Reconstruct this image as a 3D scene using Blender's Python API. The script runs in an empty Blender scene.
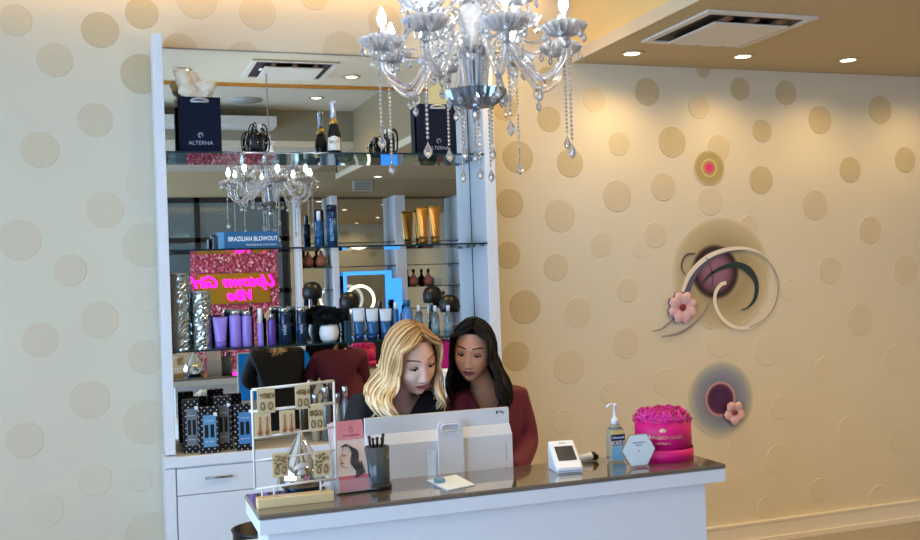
import bpy, math, random
from mathutils import Vector, Matrix, Euler
random.seed(7)
PI = math.pi
S = bpy.context.scene
COL = S.collection
V = Vector
# ------------------------------------------------------------------ camera solve (920x540, focal 1000 px)
F = 1000.0
def cam_axes():
    ya, pi_, ro = math.radians(19.18), math.radians(.39), math.radians(-2.03)
    f = V((math.sin(ya)*math.cos(pi_), math.cos(ya)*math.cos(pi_), math.sin(pi_)))
    r = V((math.cos(ya), -math.sin(ya), 0)); u = r.cross(f)
    return (r*math.cos(ro)+u*math.sin(ro)), (-r*math.sin(ro)+u*math.cos(ro)), f
AX = cam_axes(); CAMP = V((0, -5, 1.62))
def at(px, py, y=0.0):            # point of the photograph on the vertical plane at depth y
    d = AX[2]*F + AX[0]*(px-460) - AX[1]*(py-270)
    return CAMP + d*((y-CAMP.y)/d.y)
def onz(px, py, z):               # ... on the horizontal plane at height z
    d = AX[2]*F + AX[0]*(px-460) - AX[1]*(py-270)
    return CAMP + d*((z-CAMP.z)/d.z)
def vat(px, py, y):               # seen in the wall mirror: a point whose true depth is y (negative)
    p = at(px, py, -y); return V((p.x, y, p.z))
# ------------------------------------------------------------------ materials
def lin(c):
    return tuple((x/255/12.92 if x/255 <= .04045 else ((x/255+.055)/1.055)**2.4) for x in c[:3])
MATS = {}
def mat(name, rgb, rough=.5, metal=0., trans=0., emit=0., spec=.5, ior=1.45, noise=0., nscale=20., bump=0., bscale=60., alpha=1., coat=0., sheen=0.):
    if name in MATS: return MATS[name]
    m = bpy.data.materials.new(name); m.use_nodes = True
    nt = m.node_tree; b = nt.nodes['Principled BSDF']
    c = lin(rgb)+(1,)
    b.inputs['Base Color'].default_value = c
    b.inputs['Roughness'].default_value = rough; b.inputs['Metallic'].default_value = metal
    b.inputs['Transmission Weight'].default_value = trans; b.inputs['IOR'].default_value = ior
    b.inputs['Specular IOR Level'].default_value = spec; b.inputs['Alpha'].default_value = alpha
    b.inputs['Coat Weight'].default_value = coat; b.inputs['Sheen Weight'].default_value = sheen
    if emit:
        b.inputs['Emission Color'].default_value = c; b.inputs['Emission Strength'].default_value = emit
    tc = nt.nodes.new('ShaderNodeTexCoord')
    n = nt.nodes.new('ShaderNodeTexNoise'); n.inputs['Scale'].default_value = nscale; n.inputs['Detail'].default_value = 3
    nt.links.new(tc.outputs['Object'], n.inputs['Vector'])
    if noise:
        mx = nt.nodes.new('ShaderNodeMix'); mx.data_type = 'RGBA'
        mx.inputs[6].default_value = tuple(x*(1-noise) for x in c[:3])+(1,)
        mx.inputs[7].default_value = tuple(min(1, x*(1+noise)) for x in c[:3])+(1,)
        nt.links.new(n.outputs['Fac'], mx.inputs[0]); nt.links.new(mx.outputs[2], b.inputs['Base Color'])
    if bump:
        n2 = nt.nodes.new('ShaderNodeTexNoise'); n2.inputs['Scale'].default_value = bscale; n2.inputs['Detail'].default_value = 4
        nt.links.new(tc.outputs['Object'], n2.inputs['Vector'])
        bp = nt.nodes.new('ShaderNodeBump'); bp.inputs['Strength'].default_value = bump; bp.inputs['Distance'].default_value = .01
        nt.links.new(n2.outputs['Fac'], bp.inputs['Height']); nt.links.new(bp.outputs['Normal'], b.inputs['Normal'])
    MATS[name] = m; return m
def radial(name, stops, rough=.45):
    """printed round motif: colour runs with the distance from the disc centre (UV)"""
    m = mat(name, (128, 128, 128), rough); nt = m.node_tree; b = nt.nodes['Principled BSDF']
    uv = nt.nodes.new('ShaderNodeUVMap'); ln = nt.nodes.new('ShaderNodeVectorMath'); ln.operation = 'LENGTH'
    rp = nt.nodes.new('ShaderNodeValToRGB'); nt.links.new(uv.outputs[0], ln.inputs[0]); nt.links.new(ln.outputs['Value'], rp.inputs[0])
    e = rp.color_ramp.elements
    while len(e) < len(stops): e.new(.5)
    for i, (p, c) in enumerate(stops): e[i].position = p; e[i].color = lin(c)+(1,)
    nt.links.new(rp.outputs[0], b.inputs['Base Color']); return m
# ------------------------------------------------------------------ mesh builder
class MB:
    def __init__(s): s.v = []; s.f = []; s.m = []; s.s = []; s.uv = {}; s.xf = Matrix.Identity(4); s.attr = None
    def add(s, vs, fs, m=0, sm=False):
        o = len(s.v); s.v += [s.xf @ V(p) for p in vs]
        for f in fs: s.f.append([i+o for i in f]); s.m.append(m); s.s.append(sm)
        return o
    def box(s, lo, hi, m=0, bev=0.0):
        x0, y0, z0 = lo; x1, y1, z1 = hi
        if bev <= 0:
            s.add([(x0,y0,z0),(x1,y0,z0),(x1,y1,z0),(x0,y1,z0),(x0,y0,z1),(x1,y0,z1),(x1,y1,z1),(x0,y1,z1)],
                  [(3,2,1,0),(4,5,6,7),(0,1,5,4),(1,2,6,5),(2,3,7,6),(3,0,4,7)], m)
        else:
            b = min(bev, (x1-x0)/2.01, (y1-y0)/2.01, (z1-z0)/2.01)
            def ring(z, i): return [(x0+b,y0+i,z),(x1-b,y0+i,z),(x1-i,y0+b,z),(x1-i,y1-b,z),(x1-b,y1-i,z),(x0+b,y1-i,z),(x0+i,y1-b,z),(x0+i,y0+b,z)]
            vs = ring(z0, b)+ring(z0+b, 0)+ring(z1-b, 0)+ring(z1, b)
            fs = [tuple(range(7, -1, -1)), tuple(range(24, 32))]
            for k in range(3):
                for i in range(8): j = (i+1) % 8; fs.append((k*8+i, k*8+j, k*8+8+j, k*8+8+i))
            s.add(vs, fs, m)
    def frame(s, c, ax, rx, ry):   # local frame helper
        return Matrix.Translation(c)
    def tube(s, pts, r, seg=8, m=0, flat=1.0, up=None, cap=True, sm=True):
        pts = [V(p) for p in pts]; n = len(pts)
        rr = r if isinstance(r, (list, tuple)) else [r]*n
        vs = []; prev = None
        for i, p in enumerate(pts):
            t = (pts[min(i+1, n-1)]-pts[max(i-1, 0)])
            t = t.normalized() if t.length > 1e-9 else V((0, 0, 1))
            if prev is None:
                a = V(up) if up else (V((0, 0, 1)) if abs(t.z) < .9 else V((1, 0, 0)))
                prev = (a - t*a.dot(t)).normalized()
            else:
                q = prev - t*prev.dot(t); prev = q.normalized() if q.length > 1e-6 else prev
            b = t.cross(prev)
            for k in range(seg):
                an = 2*PI*k/seg; vs.append(p + (prev*math.cos(an)*flat + b*math.sin(an))*rr[i])
        fs = []
        for i in range(n-1):
            for k in range(seg):
                j = (k+1) % seg; fs.append((i*seg+k, i*seg+j, (i+1)*seg+j, (i+1)*seg+k))
        if cap: fs.append(tuple(range(seg-1, -1, -1))); fs.append(tuple(range((n-1)*seg, n*seg)))
        return s.add(vs, fs, m, sm)
    def lathe(s, prof, c=(0, 0, 0), seg=24, m=0, sm=True, flute=0., fn=0, sx=1., sy=1.):
        vs = []; c = V(c)
        for r, z in prof:
            for k in range(seg):
                a = 2*PI*k/seg; q = r*(1+(flute*math.cos(fn*a) if fn else 0))
                vs.append(c+V((q*math.cos(a)*sx, q*math.sin(a)*sy, z)))
        fs = []
        for i in range(len(prof)-1):
            for k in range(seg): j = (k+1) % seg; fs.append((i*seg+k, i*seg+j, (i+1)*seg+j, (i+1)*seg+k))
        if prof[0][0] > 1e-6: fs.append(tuple(range(seg-1, -1, -1)))
        if prof[-1][0] > 1e-6: fs.append(tuple(range((len(prof)-1)*seg, len(prof)*seg)))
        s.add(vs, fs, m, sm)
    def ell(s, c, r, m=0, seg=16, rings=10, sm=True):
        if not isinstance(r, (tuple, list, Vector)): r = (r, r, r)
        pf = [(max(math.sin(PI*i/rings), 1e-5), -math.cos(PI*i/rings)) for i in range(rings+1)]
        vs = []
        for q, z in pf:
            for k in range(seg): a = 2*PI*k/seg; vs.append((c[0]+r[0]*q*math.cos(a), c[1]+r[1]*q*math.sin(a), c[2]+r[2]*z))
        fs = []
        for i in range(rings):
            for k in range(seg): j = (k+1) % seg; fs.append((i*seg+k, i*seg+j, (i+1)*seg+j, (i+1)*seg+k))
        s.add(vs, fs, m, sm)
    def prism(s, pts, n, m=0):        # polygon extruded along vector n
        pts = [V(p) for p in pts]; n = V(n); k = len(pts)
        s.add(pts+[p+n for p in pts], [tuple(range(k-1, -1, -1)), tuple(range(k, 2*k))]+[(i, (i+1) % k, k+(i+1) % k, k+i) for i in range(k)], m)
    def disc_wall(s, cx, cz, rx, rz, y0, y1, m, uv=True, seg=36):   # low disc on the wall, facing -y
        b = .0015 if rx > .02 else 0
        vs = [(cx+rx*math.cos(2*PI*k/seg), y0, cz+rz*math.sin(2*PI*k/seg)) for k in range(seg)]
        vs += [(cx+(rx-b)*math.cos(2*PI*k/seg), y1, cz+(rz-b)*math.sin(2*PI*k/seg)) for k in range(seg)]
        o = s.add(vs, [tuple(range(seg, 2*seg))]+[(k, (k+1) % seg, seg+(k+1) % seg, seg+k) for k in range(seg)], m)
        for k in range(seg):
            q = (math.cos(2*PI*k/seg), math.sin(2*PI*k/seg)); s.uv[o+k] = q; s.uv[o+seg+k] = q
        # centre fan for clean radial UV
    def fan_wall(s, cx, cz, rx, rz, y1, m, seg=40):
        vs = [(cx, y1, cz)]; uv = [(0, 0)]
        for k in range(seg):
            a = 2*PI*k/seg; vs.append((cx+rx*math.cos(a), y1, cz+rz*math.sin(a))); uv.append((math.cos(a), math.sin(a)))
        o = s.add(vs, [(0, 1+(k+1) % seg, 1+k) for k in range(seg)], m)
        for i, q in enumerate(uv): s.uv[o+i] = q
    def ribbon_wall(s, pts, w, y, m, th=.0015, n=6):
        P = catmull([V((p.x, 0, p.z)) for p in pts], n); L = len(P); vs = []
        for i, p in enumerate(P):
            t = (P[min(i+1, L-1)]-P[max(i-1, 0)]).normalized(); nn = V((-t.z, 0, t.x))
            f = i/(L-1)*(len(w)-1); k = min(int(f), len(w)-2); ww = w[k]+(w[k+1]-w[k])*(f-k)
            for q, yy in ((-1, y), (1, y), (1, y-th), (-1, y-th)): vs.append(V((p.x, yy, p.z))+nn*ww/2*q)
        fs = []
        for i in range(L-1):
            for k in range(4): j = (k+1) % 4; fs.append((i*4+k, i*4+j, i*4+4+j, i*4+4+k))
        fs += [(0, 1, 2, 3), tuple(range(L*4-1, L*4-5, -1))]
        s.add(vs, fs, m)
    def mesh(s, me, m=0, xf=None, sm=None):
        xf = xf or Matrix.Identity(4); o = len(s.v); s.v += [s.xf @ (xf @ v.co) for v in me.vertices]
        for p in me.polygons: s.f.append([i+o for i in p.vertices]); s.m.append(m); s.s.append(p.use_smooth if sm is None else sm)
    def text(s, body, size, xf, m=0, ext=.0004, align='CENTER', shear=0., offset=0., bevel=0.):
        cu = bpy.data.curves.new('t', 'FONT'); cu.body = body; cu.size = size; cu.extrude = ext; cu.align_x = align; cu.align_y = 'CENTER'
        cu.shear = shear; cu.offset = offset; cu.bevel_depth = bevel; cu.resolution_u = 3
        o = bpy.data.objects.new('t', cu); COL.objects.link(o); bpy.context.view_layer.update()
        dg = bpy.context.evaluated_depsgraph_get(); me = bpy.data.meshes.new_from_object(o.evaluated_get(dg))
        s.mesh(me, m, xf, False); bpy.data.objects.remove(o); bpy.data.meshes.remove(me); bpy.data.curves.remove(cu)
    def build(s, name, mats, parent=None, loc=None, recalc=True):
        if not isinstance(mats, (list, tuple)): mats = [mats]
        off = V(loc) if loc is not None else V((0, 0, 0))
        me = bpy.data.meshes.new(name); me.from_pydata([v-off for v in s.v], [], s.f)
        for mm in mats: me.materials.append(mm)
        me.polygons.foreach_set('material_index', s.m); me.polygons.foreach_set('use_smooth', s.s)
        if s.uv:
            ul = me.uv_layers.new(name='UVMap')
            for l in me.loops: ul.data[l.index].uv = s.uv.get(l.vertex_index, (5, 5))
        if s.attr:
            a = me.attributes.new('lock', 'FLOAT', 'POINT'); a.data.foreach_set('value', s.attr+[.5]*(len(s.v)-len(s.attr)))
        me.update()
        if recalc:
            import bmesh
            bm = bmesh.new(); bm.from_mesh(me); bmesh.ops.recalc_face_normals(bm, faces=bm.faces); bm.to_mesh(me); bm.free()
        o = bpy.data.objects.new(name, me); COL.objects.link(o); o.location = off
        if parent: o.parent = parent; o.location = off - (WORLD.get(parent.name) or V((0, 0, 0)))
        WORLD[o.name] = off
        return o
WORLD = {}
def catmull(P, n=6):
    out = []; L = len(P)
    for i in range(L-1):
        a, b, c, d = P[max(i-1, 0)], P[i], P[i+1], P[min(i+2, L-1)]
        for k in range(n):
            t = k/n; out.append(.5*((2*b)+(c-a)*t+(2*a-5*b+4*c-d)*t*t+(3*b-a-3*c+d)*t**3))
    out.append(P[-1]); return out
def tag(o, label=None, cat=None, group=None, kind=None):
    if label: o['label'] = label
    if cat: o['category'] = cat
    if group: o['group'] = group
    if kind: o['kind'] = kind
    return o
def thing(name, loc, label, cat, group=None):
    o = bpy.data.objects.new(name, None); COL.objects.link(o); o.location = loc; o.empty_display_size = .05
    WORLD[o.name] = V(loc)
    return tag(o, label, cat, group)
def kids(o): return [c for c in bpy.data.objects if c.parent == o]
def dup(root, loc, rotz=0, label=None, scale=None):
    def cp(o, par):
        c = o.copy(); COL.objects.link(c)
        if par is not None: c.parent = par
        for k in kids(o): cp(k, c)
        return c
    ch = kids(root); c = root.copy(); COL.objects.link(c); c.location = loc; c.rotation_euler = (0, 0, rotz)
    if scale: c.scale = (scale,)*3 if not isinstance(scale, tuple) else scale
    if label: c['label'] = label
    for k in ch: cp(k, c)
    return c
RX90 = Matrix.Rotation(PI/2, 4, 'X')         # text standing up, read from -y
def face_front(p): return Matrix.Translation(p) @ RX90
# ------------------------------------------------------------------ palette
WALLC = (211, 201, 177)
m_wall = mat('wall_pearl', WALLC, .42, noise=.03, nscale=3, bump=.04, bscale=90)
m_dotA = mat('dot_dark', (196, 180, 144), .5, metal=.15, noise=.06, nscale=60, bump=.15, bscale=150)  # dark to faint dot tones paint in how light falls on the foil
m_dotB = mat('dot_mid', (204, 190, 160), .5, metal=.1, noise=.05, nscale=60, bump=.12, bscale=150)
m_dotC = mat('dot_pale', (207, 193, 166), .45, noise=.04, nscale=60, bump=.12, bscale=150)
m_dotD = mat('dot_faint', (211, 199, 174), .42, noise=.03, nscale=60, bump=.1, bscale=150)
m_paint = mat('ceiling_paint', (216, 206, 182), .7, noise=.02, nscale=4)
m_gold = mat('gold_paint', (230, 196, 130), .5, noise=.03, nscale=3)
m_white = mat('white_laminate', (222, 226, 230), .35, noise=.015, nscale=5)
m_trim = mat('white_trim', (226, 218, 202), .5)
m_mirror = mat('mirror_silver', (235, 240, 238), .0, metal=1.)
m_chrome = mat('chrome', (225, 225, 228), .06, metal=1.)
m_steel = mat('brushed_steel', (150, 150, 150), .28, metal=1.)
m_black = mat('black_plastic', (16, 16, 18), .4)
m_glassedge = mat('shelf_glass', (150, 200, 205), .02, trans=.92, ior=1.45)
m_edge = mat('shelf_edge', (22, 52, 60), .12, trans=.2)
# ================================================================== SETTING
CE = 3.14; BK = -7.6; XL, XR = -2.6, 5.6
b = MB(); b.box((XL-.1, BK-.1, -.1), (XR+.1, .1, 0)); 
mf = mat('floor_tile', (150, 140, 128), .3, noise=.08, nscale=2.5); tag(b.build('floor', mf), kind='structure')
w = MB(); w.box((XL, 0, 0), (XR, .12, 3.5), 0)
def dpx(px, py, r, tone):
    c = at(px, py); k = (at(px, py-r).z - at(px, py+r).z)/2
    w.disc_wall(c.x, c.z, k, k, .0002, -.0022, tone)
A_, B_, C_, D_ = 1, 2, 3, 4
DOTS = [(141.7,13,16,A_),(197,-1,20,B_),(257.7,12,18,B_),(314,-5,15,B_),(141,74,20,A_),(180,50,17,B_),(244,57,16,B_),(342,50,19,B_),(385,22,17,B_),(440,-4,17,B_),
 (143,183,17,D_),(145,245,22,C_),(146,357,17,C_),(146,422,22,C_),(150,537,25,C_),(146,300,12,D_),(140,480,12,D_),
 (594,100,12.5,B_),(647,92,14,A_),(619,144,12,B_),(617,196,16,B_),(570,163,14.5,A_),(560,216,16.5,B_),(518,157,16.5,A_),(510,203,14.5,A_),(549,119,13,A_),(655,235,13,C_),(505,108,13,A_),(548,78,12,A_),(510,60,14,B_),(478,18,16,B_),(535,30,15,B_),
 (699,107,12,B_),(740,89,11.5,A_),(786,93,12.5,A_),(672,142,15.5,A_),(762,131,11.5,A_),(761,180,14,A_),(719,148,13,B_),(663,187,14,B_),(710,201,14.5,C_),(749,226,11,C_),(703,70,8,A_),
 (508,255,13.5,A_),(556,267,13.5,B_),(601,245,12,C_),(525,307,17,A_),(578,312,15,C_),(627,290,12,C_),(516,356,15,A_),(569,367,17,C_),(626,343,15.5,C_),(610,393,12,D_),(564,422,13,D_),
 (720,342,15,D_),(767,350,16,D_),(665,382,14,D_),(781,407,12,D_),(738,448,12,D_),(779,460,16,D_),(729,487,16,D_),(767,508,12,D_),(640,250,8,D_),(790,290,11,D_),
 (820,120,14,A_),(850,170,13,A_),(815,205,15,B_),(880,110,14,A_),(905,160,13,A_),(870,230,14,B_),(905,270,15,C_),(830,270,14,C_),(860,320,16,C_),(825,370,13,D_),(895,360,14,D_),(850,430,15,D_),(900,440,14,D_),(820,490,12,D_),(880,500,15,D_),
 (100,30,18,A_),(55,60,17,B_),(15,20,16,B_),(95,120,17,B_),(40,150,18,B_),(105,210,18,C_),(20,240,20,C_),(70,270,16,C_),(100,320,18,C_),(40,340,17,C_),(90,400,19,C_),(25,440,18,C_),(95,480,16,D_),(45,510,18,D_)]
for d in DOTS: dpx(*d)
_r = random.Random(21); _p = []
while len(_p) < 70:
    x, z, r_ = _r.uniform(-2.5, -.72), _r.uniform(.25, 3.0), _r.uniform(.06, .10)
    if _r.random() < .12: x = _r.uniform(4.95, 5.5)
    if all((x-a)**2+(z-b_)**2 > (r_+c_+.05)**2 for a, b_, c_ in _p) or _r.random() < .002: _p.append((x, z, r_))
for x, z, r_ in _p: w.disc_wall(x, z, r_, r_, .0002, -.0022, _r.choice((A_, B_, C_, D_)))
# the printed murals
c = at(709, 168)
def rr(px, py, r): return (at(px, py-r).z-at(px, py+r).z)/2
W0 = WALLC
mm_pink = radial('mural_pink_dot', [(0, (222, 20, 120)), (.2, (205, 60, 110)), (.38, (170, 140, 90)), (.44, (172, 155, 105)), (.48, (222, 205, 150)), (.52, (168, 152, 100)), (.85, (166, 150, 102)), (1, (196, 178, 135))])
mm_big = radial('mural_beige_halo', [(0, (170, 155, 122)), (.5, (158, 142, 106)), (.8, (180, 166, 130)), (.93, (188, 174, 140)), (1, (206, 191, 160))])
mm_plum = radial('mural_plum_ball', [(0, (150, 105, 125)), (.45, (136, 92, 112)), (.68, (98, 60, 72)), (.8, (34, 20, 26)), (.9, (60, 44, 40)), (1, (150, 134, 104))])
mm_grey = radial('mural_blue_halo', [(0, (130, 136, 158)), (.5, (120, 126, 146)), (.75, (140, 146, 158)), (.9, (168, 168, 160)), (1, (206, 192, 166))])
mm_eye = radial('mural_plum_disc', [(0, (72, 36, 78)), (.6, (66, 30, 68)), (.8, (88, 44, 80)), (.9, (196, 140, 146)), (1, (150, 138, 150))])
for (px, py, r, m, y) in ((709,168,17.5,5,-.003), (722,274,56,6,-.003), (715,272,28,7,-.0042), (721,399,38,8,-.003), (720,399,18,9,-.0042)):
    c = at(px, py); k = rr(px, py, r); w.fan_wall(c.x, c.z, k, k, y, m)
def zz(pts): return [at(650+x/5.4, 240+y/5.4) for x, y in pts]
loop = [(185,285),(215,200),(270,130),(340,80),(430,52),(520,50),(600,80),(660,150),(688,240),(670,350),(610,430),(530,472),(450,468),(385,420),(350,350),(350,290),(375,245),(408,230)]
w.ribbon_wall(zz(loop), [.052,.05,.045,.036,.03,.024,.016,.013,.012,.014,.016,.018,.02,.022,.022,.022,.022,.02], -.005, 10)
w.ribbon_wall(zz([(195,285),(225,210),(275,145),(340,95),(430,62),(520,55)]), [.034,.03,.022,.014,.008,.004], -.0066, 11)
w.ribbon_wall(zz([(520,52),(600,82),(660,150),(688,240),(670,350),(610,430),(530,472)]), [.004,.006,.008,.008,.008,.006,.004], -.0066, 13)
w.ribbon_wall(zz([(275,235),(330,180),(400,145),(470,135),(530,165),(570,230),(565,310),(530,360),(490,380)]), [.006,.016,.024,.036,.044,.03,.022,.01,.006], -.0062, 12)
w.ribbon_wall(zz([(320,325),(290,390),(230,455),(150,505),(60,522)]), [.006,.01,.013,.013,.008], -.005, 13)
w.ribbon_wall(zz([(150,400),(110,440),(60,480),(10,492)]), [.012,.012,.01,.006], -.005, 13)
w.ribbon_wall(zz([(240,75),(195,80),(170,120),(170,160),(188,188)]), [.01,.012,.01,.008,.005], -.0062, 14)
w.ribbon_wall(zz([(300,95),(325,150),(335,210),(330,270)]), [.004,.008,.008,.004], -.0062, 14)
m_pale = mat('mural_pale', (226, 216, 196), .4); m_dk = mat('mural_slate', (82, 84, 104), .4); m_teal = mat('mural_teal', (28, 50, 52), .4)
m_gr = mat('mural_grey', (150, 140, 130), .4); m_pl = mat('mural_plumline', (96, 76, 92), .4)
tag(w.build('wall_back', [m_wall, m_dotA, m_dotB, m_dotC, m_dotD, mm_pink, mm_big, mm_plum, mm_grey, mm_eye, m_pale, m_dk, m_teal, m_gr, m_pl]), kind='structure')
# baseboard
bb = MB(); bb.box((1.9, -.02, 0), (XR, -.001, .115), 0); bb.box((1.9, -.026, .115), (XR, -.001, .128), 0); bb.box((1.9, -.03, 0), (XR, -.001, .03), 0)
tag(bb.build('baseboard_right', m_trim), kind='structure')
bb = MB(); bb.box((XL, -.02, 0), (.19, -.001, .115), 0); bb.box((XL, -.026, .115), (.19, -.001, .128), 0)
tag(bb.build('baseboard_left', m_trim), kind='structure')
# ceiling : low strip by the wall, higher bay behind it, bulkhead at the far side
STEP = -2.66; HI = 3.4; BU = -5.3
cb = MB(); cb.box((XL, STEP, CE), (2.44, 0, CE+.1)); cb.box((XL, STEP-.02, CE), (2.44, STEP, HI)); tag(cb.build('ceiling', m_paint), kind='structure')
cb = MB(); cb.box((XL, BU, HI), (2.44, STEP-.02, HI+.1)); tag(cb.build('ceiling_bay', m_paint), kind='structure')
m_olive = mat('bulkhead_shaded', (150, 142, 118), .7)  # olive tone paints in the shade on the unlit bulkhead face
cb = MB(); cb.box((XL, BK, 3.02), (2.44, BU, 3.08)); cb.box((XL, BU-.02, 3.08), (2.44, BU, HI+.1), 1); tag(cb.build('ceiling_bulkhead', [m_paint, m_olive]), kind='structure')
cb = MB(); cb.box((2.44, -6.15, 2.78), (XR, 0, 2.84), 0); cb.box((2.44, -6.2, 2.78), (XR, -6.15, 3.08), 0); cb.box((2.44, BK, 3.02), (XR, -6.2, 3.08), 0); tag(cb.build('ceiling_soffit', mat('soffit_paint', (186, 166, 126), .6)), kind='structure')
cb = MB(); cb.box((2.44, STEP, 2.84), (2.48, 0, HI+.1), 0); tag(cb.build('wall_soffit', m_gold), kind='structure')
cb = MB(); cb.box((2.44, -6.2, 2.84), (2.48, STEP, HI+.1), 0); tag(cb.build('wall_soffit_rear', mat('soffit_gold_shaded', (150, 128, 94), .6)), kind='structure')  # darker copy of the gold fascia, dimmer rear light painted into its colour
_p = vat(272, 121, BU+.02); cb = MB(); cb.box((XL, BU+.001, _p.z-.10), (_p.x, BU+.30, _p.z)); tag(cb.build('trim_3', mat('bulkhead_white', (214, 212, 206), .5)), kind='structure')
cb = MB(); cb.box((2.432, -6.2, 2.778), (2.4395, -.001, 2.838), 0); tag(cb.build('trim_1', mat('soffit_trim', (204, 188, 160), .5)), kind='structure')
cb = MB(); cb.box((XL, STEP-.035, CE-.022), (2.43, STEP+.005, CE-.0005), 0); tag(cb.build('trim_2', mat('brass_strip', (196, 140, 60), .35, metal=.6)), kind='structure')
# left wall with wide daylight openings
lw = MB(); lw.box((XL-.12, BK, 0), (XL, 0, .25)); lw.box((XL-.12, BK, 2.75), (XL, 0, 3.5))
for y0, y1 in ((BK, -7.2), (-4.55, -4.35), (-1.7, 0)): lw.box((XL-.12, y0, .25), (XL, y1, 2.75))
tag(lw.build('wall_left', m_paint), kind='structure')
for i, (y0, y1) in enumerate(((-7.2, -4.55), (-4.35, -1.7))):
    q = MB()
    for a, c_ in ((y0, y0+.05), (y1-.05, y1), ((y0+y1)/2-.025, (y0+y1)/2+.025)): q.box((XL-.08, a, .25), (XL-.03, c_, 2.75))
    q.box((XL-.08, y0, .25), (XL-.03, y1, .3)); q.box((XL-.08, y0, 2.7), (XL-.03, y1, 2.75)); tag(q.build('window_%d' % (i+2), m_black), kind='structure')
rw = MB(); rw.box((XR, BK, 0), (XR+.12, 0, 3.5)); tag(rw.build('wall_right', m_wall), kind='structure')
# far wall (seen in the mirror), with a black framed window
fw = MB(); wx0, wx1, wz0, wz1 = -.6, 2.12, .9, 2.70
fw.box((XL, BK-.12, 0), (wx0, BK, 3.5)); fw.box((wx1, BK-.12, 0), (XR, BK, 3.5)); fw.box((wx0, BK-.12, wz1), (wx1, BK, 3.5)); fw.box((wx0, BK-.12, 0), (wx1, BK, wz0))
tag(fw.build('wall_front', mat('far_wall_paint', (182, 160, 124), .6)), kind='structure')
q = MB()
for x in (wx0, .18, 1.0, wx1-.06): q.box((x-.03, BK-.06, wz0), (x+.035, BK+.02, wz1))
for z in (wz0, 1.5, 2.15, wz1-.06): q.box((wx0, BK-.06, z), (wx1, BK+.02, z+.06))
win = tag(q.build('window_1', m_black), kind='structure')
q = MB(); q.box((wx0, BK-.04, wz0), (wx1, BK-.03, wz1)); pane = q.build('window_pane', mat('window_glass', (150, 170, 176), .05, trans=.9), win)
EXPO = 0.34
# ================================================================== DISPLAY CASE WITH MIRROR
PXL, PXR, PD = .25, 1.81, -.235
case = thing('display_case', (1.03, -.12, .85), 'tall white mirrored display case with three glass shelves on the polka dot wall', 'display case')
for x0, x1 in ((.205, .25), (1.81, 1.868)):
    q = MB(); q.box((x0, PD, .852), (x1, -.0085, 2.785), 0, .002); q.build('side_panel', m_white, case)
q = MB(); q.box((PXL, -.009, .852), (PXR, -.007, 2.768)); q.build('mirror_panel', m_mirror, case)
for x in (PXL+.0015, PXR-.0035):
    q = MB(); q.box((x, -.013, .855), (x+.002, -.0095, 2.768)); q.build('mirror_seam', mat('seam_grey', (70, 78, 84), .4), case)
q = MB(); q.box((PXL, -.014, 2.768), (PXR, -.0085, 2.774)); q.build('top_rail', mat('rail_grey', (150, 146, 138), .4, metal=.5), case)
SH = [2.244, 1.790, 1.325]; TH = .0085
for z in SH:
    q = MB(); q.box((PXL+.001, PD-.004, z-TH), (PXR-.001, -.0095, z)); q.m = [0, 0, 1, 1, 1, 1]
    sh = q.build('glass_shelf', [m_glassedge, m_edge], case)
    for x in (PXL+.012, PXR-.012):
        for y in (-.05, -.19):
            p = MB(); p.tube([(x-.011, y, z-TH-.004), (x+.011, y, z-TH-.004)], .0035, 8); p.build('shelf_pin', m_steel, sh)
# ---- base cabinet
CT = .85; CF = -.285
cab = thing('base_cabinet', (1.03, -.14, 0), 'low white base cabinet with drawers beneath the mirrored display case', 'cabinet')
q = MB(); q.box((.197, CF+.02, .08), (1.876, -.0085, .80)); q.build('body', m_white, cab)
q = MB(); q.box((.23, CF+.05, .0), (1.85, -.005, .08)); q.build('plinth', mat('plinth_grey', (90, 92, 96), .5), cab)
q = MB(); q.box((.197, CF-.002, .80), (1.876, -.0085, CT-.003), 0, .002); q.build('top_board', m_white, cab)
m_oak = mat('pale_wood_top', (206, 190, 164), .4, noise=.06, nscale=14)
q = MB(); q.box((.252, CF+.003, CT-.003), (1.808, -.0095, CT)); q.build('wood_inlay', m_oak, cab)
xs = [.247, .70, 1.03, 1.37, 1.83]
q = MB(); q.box((.197, CF, .08), (.243, CF+.02, .795), 0, .001); q.build('end_stile', m_white, cab)
for i in range(4):
    x0, x1 = xs[i]+.0015, xs[i+1]-.0015
    q = MB(); q.box((x0, CF, .673), (x1, CF+.0195, .792), 0, .0015); d = q.build('drawer', m_white, cab)
    xc = (x0+x1)/2 if i else at(218.5, 476, CF).x; zc = at(218.5, 476.3, CF).z
    h = MB(); h.tube([(xc-.062, CF-.024, zc), (xc+.062, CF-.024, zc)], .0048, 10)
    for s in (-.045, .045): h.tube([(xc+s, CF, zc), (xc+s, CF-.024, zc)], .004, 8)
    h.build('handle', m_steel, d)
    q = MB(); q.box((x0, CF, .085), (x1, CF+.0195, .669), 0, .0015); q.build('door', m_white, cab)
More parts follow.
